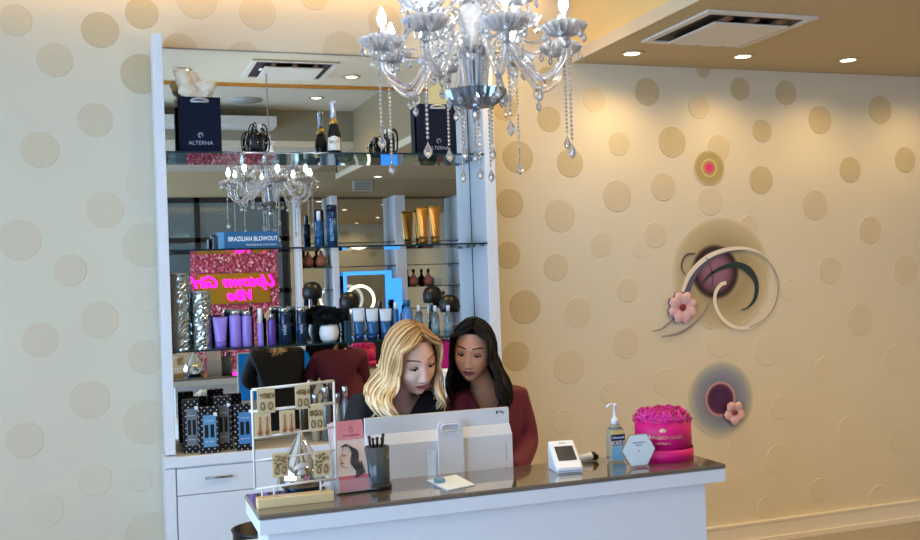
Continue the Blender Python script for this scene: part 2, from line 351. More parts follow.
# ================================================================== RECEPTION COUNTER
KF, KB, KL, KR, KZ = -2.285, -1.985, .348, 1.812, 1.0
desk = thing('reception_counter', (1.08, -2.0, 0), 'white reception counter with a glossy dark stone ledge', 'counter')
m_stone = mat('dark_stone', (112, 102, 90), .06, noise=.25, nscale=6, spec=1., coat=.6, metal=.35)
q = MB(); q.box((KL, KF, KZ-.014), (KR, KB, KZ), 0, .005); q.build('stone_top', m_stone, desk)
q = MB(); q.box((KL+.004, KF+.003, .945), (KR-.004, KB-.003, KZ-.0145), 0, .001); q.build('apron', m_white, desk)
q = MB(); q.box((KL+.03, KF+.035, 0), (KR-.06, KF+.06, .9445)); q.build('front_panel', m_white, desk)
q = MB(); q.box((KL+.03, -2.06, .745), (KR-.06, -2.035, .9445)); q.build('back_panel', m_white, desk)
for x in (KL+.03, KR-.085):
    q = MB(); q.box((x, KF+.0605, 0), (x+.025, -1.53, .719)); q.box((x, KF+.0605, .719), (x+.025, -2.0605, .9445)); q.build('end_panel', m_white, desk)
q = MB(); q.box((KL+.01, -2.034, .72), (KR-.045, -1.50, .7445), 0, .003); q.build('work_surface', m_white, desk)
# ================================================================== CEILING FITTINGS
def cassette(cx, cy, z, s, label, flip=1):
    t = thing('ceiling_vent', (cx, cy, z), label, 'ceiling vent')
    mw = mat('vent_white', (214, 210, 200), .5); md = mat('vent_dark', (38, 36, 34), .6)
    q = MB(); h = s/2; k = .035
    q.box((cx-h, cy-h, z-.012), (cx+h, cy-h+k, z-.0005)); q.box((cx-h, cy+h-k, z-.012), (cx+h, cy+h, z-.0005))
    q.box((cx-h, cy-h+k, z-.012), (cx-h+k, cy+h-k, z-.0005)); q.box((cx+h-k, cy-h+k, z-.012), (cx+h, cy+h-k, z-.0005)); q.build('frame', mw, t)
    q = MB(); q.box((cx-h+k, cy-h+k, z-.004), (cx+h-k, cy+h-k, z-.001)); q.build('grille', md, t)
    q = MB(); i = .095; q.box((cx-h+i, cy-h+i, z-.034), (cx+h-i, cy+h-i, z-.024), 0, .004); q.build('flap', mw, t)
    q = MB()
    for x in (-h+i+.06, 0, h-i-.06): q.box((cx+x-.012, cy-h+.05, z-.023), (cx+x+.012, cy+h-.05, z-.005))
    q.build('bracket', mat('vent_brown', (120, 84, 60), .5), t)
cassette(2.86, -.85, 2.78, .60, 'square ceiling vent in the lowered ceiling over the right wall')
_p = onz(289, 70, CE); cassette(_p.x, -_p.y, CE, .60, 'square ceiling vent seen in the mirror beside the chandelier')
LAMPS = []
def downlight(x, y, z, label, e=0, r=.055, group=None):
    t = thing('recessed_downlight', (x, y, z), label, 'ceiling light', 'recessed ceiling lights')
    q = MB(); q.lathe([(r*.78, z-.002), (r*.8, z-.006), (r*1.12, z-.006), (r*1.25, z-.0005)], (x, y, 0), 28); q.build('trim_ring', mat('light_ring', (196, 176, 140), .3, metal=.6), t)
    q = MB(); q.lathe([(r*.77, z-.0045), (1e-4, z-.0035)], (x, y, 0), 24); q.build('lamp', mat('lamp_warm', (255, 244, 214), .4, emit=7), t)
    if e: LAMPS.append((x, y, z-.01, e))
downlight(2.653, -.286, 2.78, 'left recessed light above the gold dotted wall', 15)
downlight(3.317, -.331, 2.78, 'recessed light above the wall to the right of the soffit vent', 15)
downlight(4.0, -.36, 2.78, 'recessed light at the far right end of the lowered ceiling', 15)
downlight(4.7, -.38, 2.78, 'recessed light past the right end of the picture', 15)
_a, _b = onz(182, 70, CE), onz(351, 77, CE)
downlight(_a.x, -_a.y, CE, 'recessed light mirrored above the left gift bag', 30)
downlight(_b.x, -_b.y, CE, 'recessed light mirrored right of the ceiling vent', 30)
def vz(px, py, z): p = onz(px, py, z); return p.x, -p.y
x, y = vz(316, 98, HI); downlight(x, y, HI, 'recessed light mirrored in the raised ceiling bay', 26, .06)
x, y = vz(362, 183, 2.78); downlight(x, -5.9, 2.78, 'small recessed light mirrored far back in the ceiling', 60)
for _x, _w in ((2.9, 'nearest the bay'), (3.8, 'in the middle'), (4.7, 'nearest the right wall')): downlight(_x, -2.1, 2.78, 'added fill light over the aisle beside the counter, '+_w, 55)  # unseen warm lamps, added to light the right wall evenly
downlight(1.9, -.45, CE, 'added fill light close to the lowered ceiling, brightening its gold side', 30)  # extra lamp, put in to brighten the gold fascia
downlight(3.6, -4.2, 2.78, 'recessed light behind the camera over the aisle', 30); downlight(4.0, -5.2, 2.78, 'recessed light over the far display units', 30)
downlight(-.8, -2.0, CE, 'recessed light out to the left near the dotted wall', 26)
x, y = vz(245, 100, HI); q = MB(); q.lathe([(.16, HI-.0005), (.155, HI-.012), (1e-4, HI-.012)], (x, y, 0), 30); tag(q.build('ceiling_speaker', mat('speaker_grey', (170, 168, 164), .6), loc=(x, y, HI)), 'round grey ceiling speaker mirrored behind the left gift bag', 'speaker')
# cove glow above the picture edge: a small linear lamp on the wall top
q = MB(); q.box((-.6, -.14, 3.10), (2.3, -.10, 3.125)); tag(q.build('linear_cove_light', mat('cove_warm', (255, 206, 130), .4, emit=5.0), loc=(.85, -.08, 3.045)), 'slim warm light strip where the dotted wall meets the ceiling', 'ceiling light')
# bulkhead light panel
x0, y0 = vz(222, 124, 3.02); 
# vent on far wall
p = vat(362, 186, BK); t = thing('wall_vent', (p.x, BK+.01, p.z), 'small grey vent mirrored high on the far wall', 'vent')
q = MB(); q.box((p.x-.13, BK+.0005, p.z-.07), (p.x+.13, BK+.02, p.z+.07), 0, .004); q.build('frame', mat('vent_white', (214, 210, 200)), t)
q = MB()
for i in range(6): q.box((p.x-.11, BK+.0205, p.z-.055+i*.02), (p.x+.11, BK+.024, p.z-.045+i*.02))
q.build('slats', mat('vent_slat', (120, 120, 116), .5), t)
# ================================================================== FAR WALL SEEN IN THE MIRROR
FY = BK+.07
fp = thing('flower_wall', (1.43, FY, 0), 'pink flower wall panel with a magenta neon script, seen in the mirror', 'flower wall')
X0, X1, Z1, Z0 = .90, 1.955, 2.04, .2
GX0, GX1, GZ0, GZ1 = .967, 1.845, 1.39, 1.76
q = MB(); q.box((X0, FY-.04, Z0), (X1, FY, Z1)); q.build('backing', mat('pink_backing', (170, 70, 90), .8), fp)
rnd = random.Random(3); q = MB()
for i in range(2300):
    x = rnd.uniform(X0, X1); z = rnd.uniform(Z0+.3, Z1)
    if GX0-.02 < x < GX1+.02 and GZ0-.02 < z < GZ1+.02: continue
    r = rnd.uniform(.012, .026); a = rnd.uniform(0, 6.3); y = FY+rnd.uniform(.0, .03)
    q.xf = Matrix.Translation((x, y, z)) @ Euler((rnd.uniform(-.7, .7), rnd.uniform(-.7, .7), a)).to_matrix().to_4x4()
    k = rnd.choice((0, 0, 1, 2)); vs = [(0, .004, 0)]
    for j in range(10): rr_ = r*(1 if j % 2 == 0 else .62); vs.append((rr_*math.cos(j*PI/5), .012+.006*(j % 2), rr_*math.sin(j*PI/5)))
    q.add(vs, [(0, 1+j, 1+(j+1) % 10) for j in range(10)], k)
q.xf = Matrix.Identity(4)
tag(q.build('petals', [mat('petal_rose', (232, 138, 166), .7), mat('petal_deep', (206, 92, 128), .7), mat('petal_light', (250, 202, 214), .7)], fp, recalc=False), kind='stuff')
q = MB(); q.box((GX0, FY+.0005, GZ0), (GX1, FY+.02, GZ1)); gp = q.build('gold_panel', mat('gold_mirror_panel', (176, 136, 40), .3, metal=.5), fp)
flipx = Matrix(((-1, 0, 0, 0), (0, 0, 1, 0), (0, 1, 0, 0), (0, 0, 0, 1)))     # text standing up, read from +y
m_neon = mat('neon_magenta', (255, 20, 190), .4, emit=2.4)
q = MB()
q.text('Uptown Girl', .19, Matrix.Translation((1.43, FY+.04, 1.655)) @ flipx, 0, .004, 'CENTER', .45, .006)
q.text('Vibe', .175, Matrix.Translation((1.50, FY+.04, 1.485)) @ flipx, 0, .004, 'CENTER', .45, .006); q.build('neon_lettering', m_neon, fp)
# mirrored white display units on the far wall
wd = thing('wall_display', (3.5, BK+.15, 0), 'white mirror-backed display shelving on the far wall, seen in the mirror', 'shelving')
for x0, x1 in ((2.17, 2.22), (2.60, 2.68), (3.42, 3.56), (4.28, 4.36)):
    q = MB(); q.box((x0, BK+.001, .12), (x1, BK+.30, 2.69), 0, .003); q.build('side_panel', m_white, wd)
q = MB(); q.box((2.22, BK+.001, .9), (2.60, BK+.01, 2.69)); q.box((2.68, BK+.001, .9), (3.42, BK+.01, 2.69)); q.box((3.56, BK+.001, .9), (4.28, BK+.01, 2.69)); q.build('mirror_back', mat('far_mirror', (200, 205, 205), .02, metal=1.), wd)
q = MB(); q.box((2.22, BK+.001, .12), (2.60, BK+.3, .9)); q.box((2.68, BK+.001, .12), (3.42, BK+.3, .9)); q.box((3.56, BK+.001, .12), (4.28, BK+.3, .9)); q.build('cupboard', m_white, wd)
q = MB(); q.box((2.19, BK+.001, 0), (4.34, BK+.28, .12)); q.build('plinth', mat('plinth_grey', (90, 92, 96)), wd)
ZS = (1.24, 1.52, 1.80, 2.1)
for x0, x1 in ((2.221, 2.599), (2.681, 3.419), (3.561, 4.279)):
    for z in ZS:
        q = MB(); q.box((x0, BK+.012, z-.01), (x1, BK+.28, z)); q.m = [0, 0, 1, 1, 1, 1]; q.build('glass_shelf', [m_glassedge, m_edge], wd)
def vase(x, y, z, s, rgb, label, first=[None]):
    t = thing('bottle_vase', (x, y, z), label, 'vase', 'pink and brown vases on the far shelves')
    q = MB(); q.lathe([(.03*s, 0), (.055*s, .02*s), (.062*s, .06*s), (.045*s, .10*s), (.016*s, .13*s), (.014*s, .16*s)], (x, y, z), 18); q.build('body', mat('vase_%d' % rgb[0], rgb, .25), t)
    q = MB(); q.lathe([(.0155*s, .16*s), (.02*s, .175*s), (.014*s, .20*s), (1e-4, .205*s)], (x, y, z), 12); q.build('stopper', m_black, t)
YS = BK+.16
vase(3.68, YS, ZS[1], 1.1, (170, 110, 100), 'dusky pink vase on the right far shelf, nearest the middle panel'); vase(3.88, YS, ZS[1], 1.1, (178, 116, 108), 'dusky pink vase on the right far shelf, beside its twin')
vase(4.08, YS, ZS[0], 1.0, (176, 120, 106), 'dusky pink vase on the lower right far shelf')
_v = vat(308, 268, YS), vat(318, 268, YS)
vase(_v[0].x, YS, ZS[2], 1.25, (140, 84, 66), 'brown vase on the narrow left far shelf, farther from the middle'); vase(_v[1].x+.04, YS, ZS[2], 1.25, (148, 90, 72), 'brown vase on the narrow left far shelf, nearer the middle')
def hood(px, py, y, lb):
    c = vat(px, py, y); t = thing('hood_dryer', (c.x, y, 0), lb, 'hair dryer', 'black hood dryers at the far wall'); q = MB()
    q.lathe([(.105, -.08), (.118, -.03), (.115, .04), (.085, .095), (.035, .118), (1e-4, .12)], c, 28); q.lathe([(.10, -.0795), (.104, .03), (.07, .08), (1e-4, .10)], c, 28); q.build('hood', m_black, t)
    q = MB(); q.tube(catmull([c+V((0, -.116, .0)), c+V((0, -.15, -.05)), c+V((0, -.16, -.3)), V((c.x, y-.16, .05))], 5), .02, 8); q.build('pole', m_steel, t)
    q = MB(); q.lathe([(.15, 0), (.15, .02), (.03, .05)], (c.x, y-.16, 0), 24); q.build('base', m_black, t)
hood(349, 302, -6.35, 'black hood dryer before the blue framed mirror, left side'); hood(432, 296, -6.4, 'black hood dryer before the right far shelves'); hood(449, 305, -5.9, 'black hood dryer nearest the right case panel in the mirror'); hood(312, 292, -6.6, 'black hood dryer before the narrow left far shelves')
for x, z, rgb, lb in ((3.08, ZS[1], (166, 60, 40), 'small red box on the left far shelf'), (3.27, ZS[1], (30, 100, 130), 'small teal box on the left far shelf'), (4.0, ZS[1], (190, 200, 205), 'pale box on the right far shelf')):
    t = thing('gift_box', (x, YS, z), lb, 'box'); q = MB(); q.box((x-.05, YS-.05, z), (x+.05, YS+.05, z+.085), 0, .003); q.build('body', mat('giftbox%d' % rgb[0], rgb, .4), t)
    q = MB(); q.box((x-.053, YS-.053, z+.0855), (x+.053, YS+.053, z+.105), 0, .003); q.build('lid', mat('giftlid%d' % rgb[0], tuple(min(255, c+20) for c in rgb), .4), t)
# blue lit mirror in front of the far units
m_led = mat('led_blue', (56, 142, 240), .4, emit=1.25)
lm = thing('led_mirror', (3.2, -7.1, 0), 'standing mirror with a glowing blue frame, seen in the mirror', 'mirror')
p0, p1 = vat(343, 272, -7.1), vat(400, 272, -7.1); zt = p0.z; zb = .72
q = MB(); k = .035
q.box((p0.x, -7.12, zb), (p0.x+k, -7.08, zt)); q.box((p1.x-.2, -7.12, zb), (p1.x-.12, -7.08, zt)); q.box((p0.x+k, -7.12, zt-.045), (p1.x-.2, -7.08, zt)); q.box((p0.x+k, -7.12, zb), (p1.x-.2, -7.08, zb+.05)); q.build('glowing_frame', m_led, lm)
q = MB(); q.box((p0.x+k, -7.115, zb+.05), (p1.x-.2, -7.105, zt-.045)); q.build('glass', mat('far_mirror2', (150, 155, 155), .03, metal=1.), lm)
q = MB(); q.box((p0.x+.1, -7.16, .72), (p1.x-.2, -6.85, .76)); q.build('ledge', m_white, lm); q = MB(); q.box((p0.x+.15, -7.13, 0), (p1.x-.25, -7.0, .7195)); q.build('pedestal', m_white, lm)
q = MB(); q.box((p1.x-.115, -7.13, .3), (p1.x+.01, -7.09, 1.93)); tag(q.build('light_column', m_led, loc=(p1.x-.05, -7.11, .3)), 'tall glowing blue light column beside the blue framed mirror', 'light')
bpy.data.objects['light_column'].location.z -= .3
# ring light
rx = vat(360, 300, -6.8); t = thing('ring_light', (rx.x, -6.8, 0), 'white ring light on a stand before the blue framed mirror', 'ring light')
q = MB(); q.tube([(rx.x+.17*math.cos(a*PI/16), -6.8, rx.z+.17*math.sin(a*PI/16)) for a in range(33)], .018, 8); q.build('ring', mat('ring_glow', (255, 246, 225), .4, emit=1.6), t)
q = MB(); q.tube([(rx.x, -6.8, .02), (rx.x, -6.8, rx.z-.185)], .012, 8)
for a in (0, 2.1, 4.2): q.tube([(rx.x, -6.8, .25), (rx.x+.25*math.cos(a), -6.8+.25*math.sin(a), .01)], .009, 6)
q.build('stand', m_black, t)
# black salon chairs
m_leather = mat('black_leather', (18, 18, 20), .4)
def salon_chair():
    t = thing('salon_chair', (0, 0, 0), 'x', 'chair', 'black salon chairs at the far wall')
    q = MB(); q.box((-.26, -.25, .46), (.26, .25, .58), 0, .03); q.build('seat', m_leather, t)
    q = MB(); q.xf = Matrix.Translation((0, .24, .58)) @ Matrix.Rotation(-.15, 4, 'X'); q.box((-.25, -.05, 0), (.25, .05, .52), 0, .04); q.build('backrest', m_leather, t)
    for s in (-1, 1):
        q = MB(); q.tube([(s*.29, -.2, .50), (s*.29, -.2, .68), (s*.29, .22, .70), (s*.29, .24, .5)], .022, 8); q.build('armrest', m_leather, t)
    q = MB(); q.lathe([(.24, 0), (.24, .02), (.06, .04), (.035, .06), (.035, .46)], (0, 0, 0), 24); q.build('pedestal', m_chrome, t)
    return t
ch = salon_chair(); ch.location = (2.75, -5.7, 0); ch['label'] = 'black salon chair before the ring light, seen in the mirror'
dup(ch, (3.75, -5.5, 0), .3, 'black salon chair before the right far shelves, seen in the mirror')

downlight(1.4, -6.6, 3.02, 'recessed light in front of the pink flower wall', 45)
# ================================================================== PRODUCTS
def bottle(name, px, yb, yt, wpx, y, z, body, cap, label, cat, group=None, capfrac=.14, capw=.9, sh='cyl', neck=False, mark=None, side=1.):
    """bottle standing at height z: px centre, wpx its width and yt its top in the photograph"""
    p = at(px, yb, y); x = p.x; h = at(px, yt, y).z - z; r = (at(px+wpx/2, yb, y)-at(px-wpx/2, yb, y)).length/2
    t = thing(name, (x, y, z), label, cat, group); hb = h*(1-capfrac); q = MB()
    if sh == 'cyl': pf = [(r*.9, 0), (r, .004), (r, hb-.008), (r*.92, hb-.002), (r*.55 if neck else r*.88, hb)]
    elif sh == 'shoulder': pf = [(r*.9, 0), (r, .004), (r, hb*.72), (r*.93, hb*.82), (r*.6, hb*.93), (r*.42, hb)]
    q.lathe(pf, (x, y, z), 24); q.build('body', body, t)
    q = MB(); rc = r*capw; q.lathe([(rc, hb+.0005), (rc, h-.003), (rc*.85, h)], (x, y, z), 20); q.build('cap', cap, t)
    if mark:
        q = MB(); q.lathe([(r*1.012, hb*mark[0]), (r*1.012, hb*mark[1])], (x, y, z), 24); q.build('label_band', mark[2], t)
        if len(mark) > 3:
            q = MB(); th = math.atan2(-5-y, -x)
            q.text(mark[3], r*.8, Matrix.Translation((x, y, z+hb*(mark[0]+mark[1])/2)) @ Matrix.Rotation(th+PI/2, 4, 'Z') @ Matrix.Translation((0, -r*1.03, 0)) @ RX90 @ Matrix.Rotation(PI/2, 4, 'Z'), 0, .0003); q.build('print', mark[4], t)
    return t
def tube_pack(px, yb, yt, wpx, y, z, mbody, mcap, label, group, name='squeeze_tube', cat='tube', split=None):
    """squeeze tube standing on its cap: flat crimp on top"""
    p = at(px, yb, y); x = p.x; h = at(px, yt, y).z-z; r = (at(px+wpx/2, yb, y)-at(px-wpx/2, yb, y)).length/2
    t = thing(name, (x, y, z), label, cat, group)
    q = MB(); hc = h*.16; q.lathe([(r*.72, 0), (r*.74, hc), (r*.7, hc+.001)], (x, y, z), 22); q.build('cap', mcap, t)
    q = MB(); q2 = MB(); L = 12; seg = 20; rows = []
    for i in range(L+1):
        f = i/L; zz_ = hc+.0015+(h-hc-.0015)*f; rx = r*(.72+.28*f); ry = r*.72*(1-f)**.6+.0015
        rows.append([(x+rx*math.cos(2*PI*k/seg), y+ry*math.sin(2*PI*k/seg), z+zz_) for k in range(seg)])
    def sk(q, a, b_):
        vs = sum(rows[a:b_+1], []); n = b_-a
        fs = [(i*seg+k, i*seg+(k+1) % seg, (i+1)*seg+(k+1) % seg, (i+1)*seg+k) for i in range(n) for k in range(seg)]
        fs += [tuple(range(seg-1, -1, -1)), tuple(range(n*seg, (n+1)*seg))]; q.add(vs, fs, 0, True)
    if split: sk(q, 0, 6); sk(q2, 6, L); q.build('body', mbody, t); q2.build('upper_body', split, t)
    else: sk(q, 0, L); q.build('body', mbody, t)
    return t
def carton(name, x0p, x1p, yb, yt, y, z, d, m, label, cat, group=None):
    a, c = at(x0p, yb, y), at(x1p, yb, y); h = at((x0p+x1p)/2, yt, y).z-z
    t = thing(name, ((a.x+c.x)/2, y+d/2, z), label, cat, group); q = MB(); q.box((a.x, y, z), (c.x, y+d, z+h), 0, .0015); q.build('body', m, t)
    return t, a.x, c.x, h
def bag(x0p, x1p, yb, yt, y, z, d, label):
    m = mat('navy_paper', (8, 18, 40), .75, spec=.2); t, x0, x1, h = carton('gift_bag', x0p, x1p, yb, yt, y, z, d, m, label, 'gift bag', 'navy gift bags on the top shelf')
    xm = (x0+x1)/2
    q = MB(); q.tube(catmull([V((xm-.04, y-.002, z+h-.022)), V((xm-.03, y-.003, z+h-.012)), V((xm, y-.003, z+h-.007)), V((xm+.03, y-.003, z+h-.012)), V((xm+.04, y-.002, z+h-.022))], 5), .0055, 8); q.tube([(xm-.04, y-.002, z+h-.022), (xm+.04, y-.002, z+h-.022)], .0055, 8)
    q.build('handle', mat('silver_ribbon', (176, 180, 184), .3, metal=.4), t)
    mp = mat('silver_print', (170, 178, 196), .3, metal=.3)
    q = MB(); q.text('ALTERNA', .026, face_front((xm, y-.0006, z+.045)), 0); c0 = (xm, z+.082)
    for k in range(3): q.tube([(c0[0]+(.012-.003*k)*math.cos(a*PI/8), y-.001, c0[1]+(.013-.003*k)*math.sin(a*PI/8)) for a in range(-2+k, 13)], .0009, 5)
    q.build('logo', mp, t); return t, x0, x1, h
t1, x0, x1, h = bag(180, 222, 150, 97, -.19, SH[0], .075, 'navy gift bag stuffed with pale tissue paper on the top shelf, left end')
# tissue paper in the bag
def crumple(cx, cy, cz, rx, ry, rz, seed, n=1400):
    rn = random.Random(seed); q = MB(); lobes = [(V((rn.uniform(-1, 1), rn.uniform(-1, 1), rn.uniform(-.2, 1))).normalized(), rn.uniform(.6, 1.15)) for _ in range(9)]
    seg, rg = 40, 24; vs = []
    for i in range(rg+1):
        for k in range(seg):
            th = PI*i/rg; a = 2*PI*k/seg; d = V((math.sin(th)*math.cos(a), math.sin(th)*math.sin(a), math.cos(th)))
            r = .55
            for l, s_ in lobes: r = max(r, s_*max(0, d.dot(l))**2.8)
            r *= 1+.09*math.sin(9*a+5*th+seed)*math.sin(7*th+2*a)
            vs.append((cx+rx*d.x*r, cy+ry*d.y*r, cz+rz*d.z*r))
    fs = [(i*seg+k, (i+1)*seg+k, (i+1)*seg+(k+1) % seg, i*seg+(k+1) % seg) for i in range(rg) for k in range(seg)]
    q.add(vs, fs, 0, False); return q
zt = SH[0]+h
q = crumple((x0+x1)/2+.0, -.155, zt+.03, .12, .05, .10, 4); q.build('tissue_paper', mat('tissue_cream', (232, 220, 196), .8, trans=.15), t1)
q = crumple((x0+x1)/2-.04, -.15, zt+.075, .085, .045, .09, 9); q.build('tissue_paper', mat('tissue_cream', (232, 220, 196), .8), t1)
t2, x0, x1, h = bag(421, 457, 151, 104, -.095, SH[0], .07, 'navy gift bag without tissue paper on the top shelf, right end')
# champagne
def champagne(px, yb, yt, wpx, y, label):
    z = SH[0]; p = at(px, yb, y); x = p.x; h = at(px, yt, y).z-z; r = (at(px+wpx/2, yb, y)-at(px-wpx/2, yb, y)).length/2
    t = thing('champagne_bottle', (x, y, z), label, 'bottle', None)
    q = MB(); q.lathe([(r*.9, 0), (r, .004), (r, h*.34), (r*.93, h*.42), (r*.66, h*.55), (r*.42, h*.64), (r*.38, h*.68)], (x, y, z), 28); q.build('body', mat('dark_glass', (10, 14, 14), .12), t)
    q = MB(); q.lathe([(r*.66, h*.555), (r*.55, h*.62), (r*.44, h*.665)], (x, y, z), 24); q.build('gold_collar', mat('gold_foil', (200, 160, 80), .3, metal=.8), t)
    q = MB(); q.lathe([(r*.43, h*.665), (r*.40, h*.74), (r*.38, h*.93), (r*.46, h*.945), (r*.46, h*.985), (r*.3, h)], (x, y, z), 24); q.build('silver_foil', mat('silver_foil', (196, 198, 206), .35, metal=.5), t)
    th = math.atan2(-5-y, -x); q = MB(); n = 14; vs = []
    for i in range(n+1):
        a = th-1.05+2.1*i/n; top = .33-.03*abs(math.sin((i/n-.5)*PI))
        for zf in (.06, top): vs.append((x+r*1.015*math.cos(a), y+r*1.015*math.sin(a), z+h*zf))
    q.add(vs, [(2*i, 2*i+2, 2*i+3, 2*i+1) for i in range(n)], 0, True); q.build('label', mat('cream_label', (232, 226, 212), .5), t)
    q = MB(); q.text('BRUT', r*.6, Matrix.Translation((x, y, z+h*.21)) @ Matrix.Rotation(th+PI/2, 4, 'Z') @ Matrix.Translation((0, -r*1.03, 0)) @ RX90); q.build('print', mat('label_gold', (140, 110, 60), .4), t)
champagne(334.5, 150, 101, 13.5, -.17, 'dark sparkling wine bottle with silver foil neck on the top glass shelf')
# black crystal ornaments
def ornament(px, yb, yt, y, label):
    p = at(px, yb, y); x, z = p.x, SH[0]; h = at(px, yt, y).z-z; t = thing('crystal_ornament', (x, y, z), label, 'ornament', 'black crystal ornaments on the top shelf')
    q = MB(); q.lathe([(.03, 0), (.032, .004), (.012, .012), (.01, h*.7)], (x, y, z), 16); q.build('stand', m_black, t)
    q = MB(); q.lathe([(.014, h*.7), (.02, h*.74), (.017, h*.8), (.021, h*.86), (.019, h*.97), (.008, h)], (x, y, z), 18, flute=.08, fn=6); q.build('white_top', mat('white_glass', (226, 228, 226), .15), t)
    rn = random.Random(int(px)); q = MB()
    for i in range(26):
        a = rn.uniform(0, 2*PI); L = rn.uniform(.02, .055); c = V((math.cos(a), math.sin(a), 0)); z0 = z+h*rn.uniform(.45, .85)
        P = [V((x, y, z0)), V((x, y, z0))+c*L*.6+V((0, 0, h*.18)), V((x, y, z0))+c*L+V((0, 0, -h*.05)), V((x, y, z0))+c*L*.9+V((0, 0, -(z0-z)*.75)), V((x, y, z0))+c*L*.55+V((0, 0, -(z0-z)*.85))]
        q.tube(catmull(P, 4), rn.uniform(.0022, .004), 5)
    q.build('curls', mat('black_crystal', (14, 14, 16), .1), t)
    q = MB()
    for i in range(14):
        a = i*.9; q.ell((x+.045*math.cos(a), y+.045*math.sin(a), z+h*(.2+.5*rn.random())), .0045, seg=8, rings=6)
    q.build('beads', mat('silver_bead', (220, 220, 220), .1, metal=.8), t)
ornament(259, 151, 124, -.14, 'black curled crystal ornament with a white top, beside the tissue-filled gift bag')
ornament(389, 151, 129, -.14, 'black curled crystal ornament between the wine bottle and the right gift bag')
# ---- second shelf
z = SH[1]; y = -.20
m_bb = mat('blowout_blue', (30, 96, 142), .4); t, x0, x1, h = carton('product_box', 218, 279, 249, 231.5, y, z, .09, m_bb, 'blue box lettered BRAZILIAN BLOWOUT on the middle glass shelf', 'box')
q = MB(); q.text('BRAZILIAN BLOWOUT', .029, face_front(((x0+x1)/2+.022, y-.0006, z+h*.56)) @ Matrix.Diagonal((.78, 1, 1, 1)), 0, .0004, offset=.0006)
q.text('PROFESSIONAL SMOOTHING', .011, face_front(((x0+x1)/2+.06, y-.0006, z+h*.2))); q.build('lettering', mat('print_white', (236, 240, 244), .5), t)
q = MB(); q.box((x0, y-.0006, z+.001), (x0+.03, y-.0001, z+h-.001)); q.build('light_stripe', mat('pale_blue', (90, 150, 195), .4), t)
carton('notebook', 214.5, 217.6, 249, 236, y+.0, z, .1, mat('dark_green_cover', (34, 58, 58), .5), 'dark thin book standing against the left end of the blue box', 'book')
m_navy = mat('navy_bottle', (22, 48, 92), .2); m_navy2 = mat('deep_navy', (16, 26, 50), .3); m_wht = mat('white_plastic', (228, 232, 234), .35); m_silver = mat('silver_cap', (200, 202, 206), .2, metal=.9)
m_pr = mat('print_pale', (190, 205, 220), .5)
bottle('spray_bottle', 319.5, 247, 211, 7.5, -.17, z, mat('royal_bottle', (16, 72, 118), .25), m_wht, 'slim blue spray bottle with a white pump on the middle shelf', 'bottle', capfrac=.27, capw=.55, mark=(.3, .6, mat('mid_blue_band', (20, 84, 130), .3)))
bottle('shampoo_bottle', 332.5, 247, 205, 11, -.17, z, mat('teal_navy', (14, 52, 84), .25), m_navy2, 'tall navy shampoo bottle with dark cap on the middle shelf', 'bottle', capfrac=.15, capw=1.0, mark=(.15, .8, mat('teal_band', (18, 76, 116), .3), 'BLOWOUT', m_pr))
m_au = mat('gold_tube', (196, 132, 56), .22, metal=.7); m_au2 = mat('gold_cap', (150, 104, 40), .3, metal=.7)
for px, top, lb in ((423.5, 207, 'gold squeeze tube on the middle shelf, left of its pair'), (435.5, 206, 'gold squeeze tube on the middle shelf, right of its pair nearest the case side')):
    tube_pack(px, 243, top, 11.5, -.15, z, m_au, m_au2, lb, 'gold squeeze tubes')
# ---- third shelf
z = SH[2]
def crystal_vase(px, yb, yt, wpx, y, label):
    p = at(px, yb, y); x = p.x; h = at(px, yt, y).z-z; r = (at(px+wpx/2, yb, y)-at(px-wpx/2, yb, y)).length/2
    t = thing('crystal_vase', (x, y, z), label, 'vase', 'mosaic crystal vases'); q = MB(); rn = random.Random(int(px)); seg, rg = 26, int(h/.009); vs = []
    for i in range(rg+1):
        for k in range(seg): a = 2*PI*k/seg; qq = r*(1+rn.uniform(-.05, .05)); vs.append((x+qq*math.cos(a), y+qq*math.sin(a), z+h*i/rg))
    fs = [(i*seg+k, i*seg+(k+1) % seg, (i+1)*seg+(k+1) % seg, (i+1)*seg+k) for i in range(rg) for k in range(seg)]
    q.add(vs, fs, 0, False); o = q.build('facets', mat('mercury_glass', (178, 184, 180), .16, metal=.85, noise=.35, nscale=90), t)
    q = MB(); q.lathe([(r*.86, .006), (r*.86, h-.002), (r*1.02, h), (r*1.03, h-.006)], (x, y, z), 26); q.build('inner_wall', mat('vase_glass', (180, 190, 188), .1, metal=.4), t)
crystal_vase(182, 350, 273, 19, -.12, 'tall silvery mosaic glass vase on the lower shelf, against the left side panel')
crystal_vase(203, 349, 291, 18, -.14, 'shorter silvery mosaic glass vase on the lower shelf, beside the purple tube')
m_lil = mat('lilac', (152, 128, 216), .3); m_lil2 = mat('lilac_deep', (124, 98, 196), .3); m_vio = mat('violet_bottle', (96, 62, 158), .25)
tube_pack(221, 348, 317, 15, -.17, z, m_lil, m_lil2, 'lilac squeeze tube standing on its cap at the left of the purple row', 'lilac hair products on the lower shelf')
bottle('shampoo_bottle', 236, 347, 310, 11.5, -.16, z, m_lil, m_silver, 'lilac bottle with silver cap beside the lilac tube', 'bottle', 'lilac hair products on the lower shelf', capfrac=.14, capw=.9)
bottle('shampoo_bottle', 247.5, 347, 310.5, 10, -.16, z, m_lil, m_silver, 'lilac bottle with silver cap beside the slim white-capped spray', 'bottle', 'lilac hair products on the lower shelf', capfrac=.14, capw=.9)
bottle('spray_bottle', 261, 346, 308, 6, -.18, z, m_lil, m_wht, 'slim lilac spray bottle with a tall white pump cap', 'bottle', 'lilac hair products on the lower shelf', capfrac=.4, capw=.8)
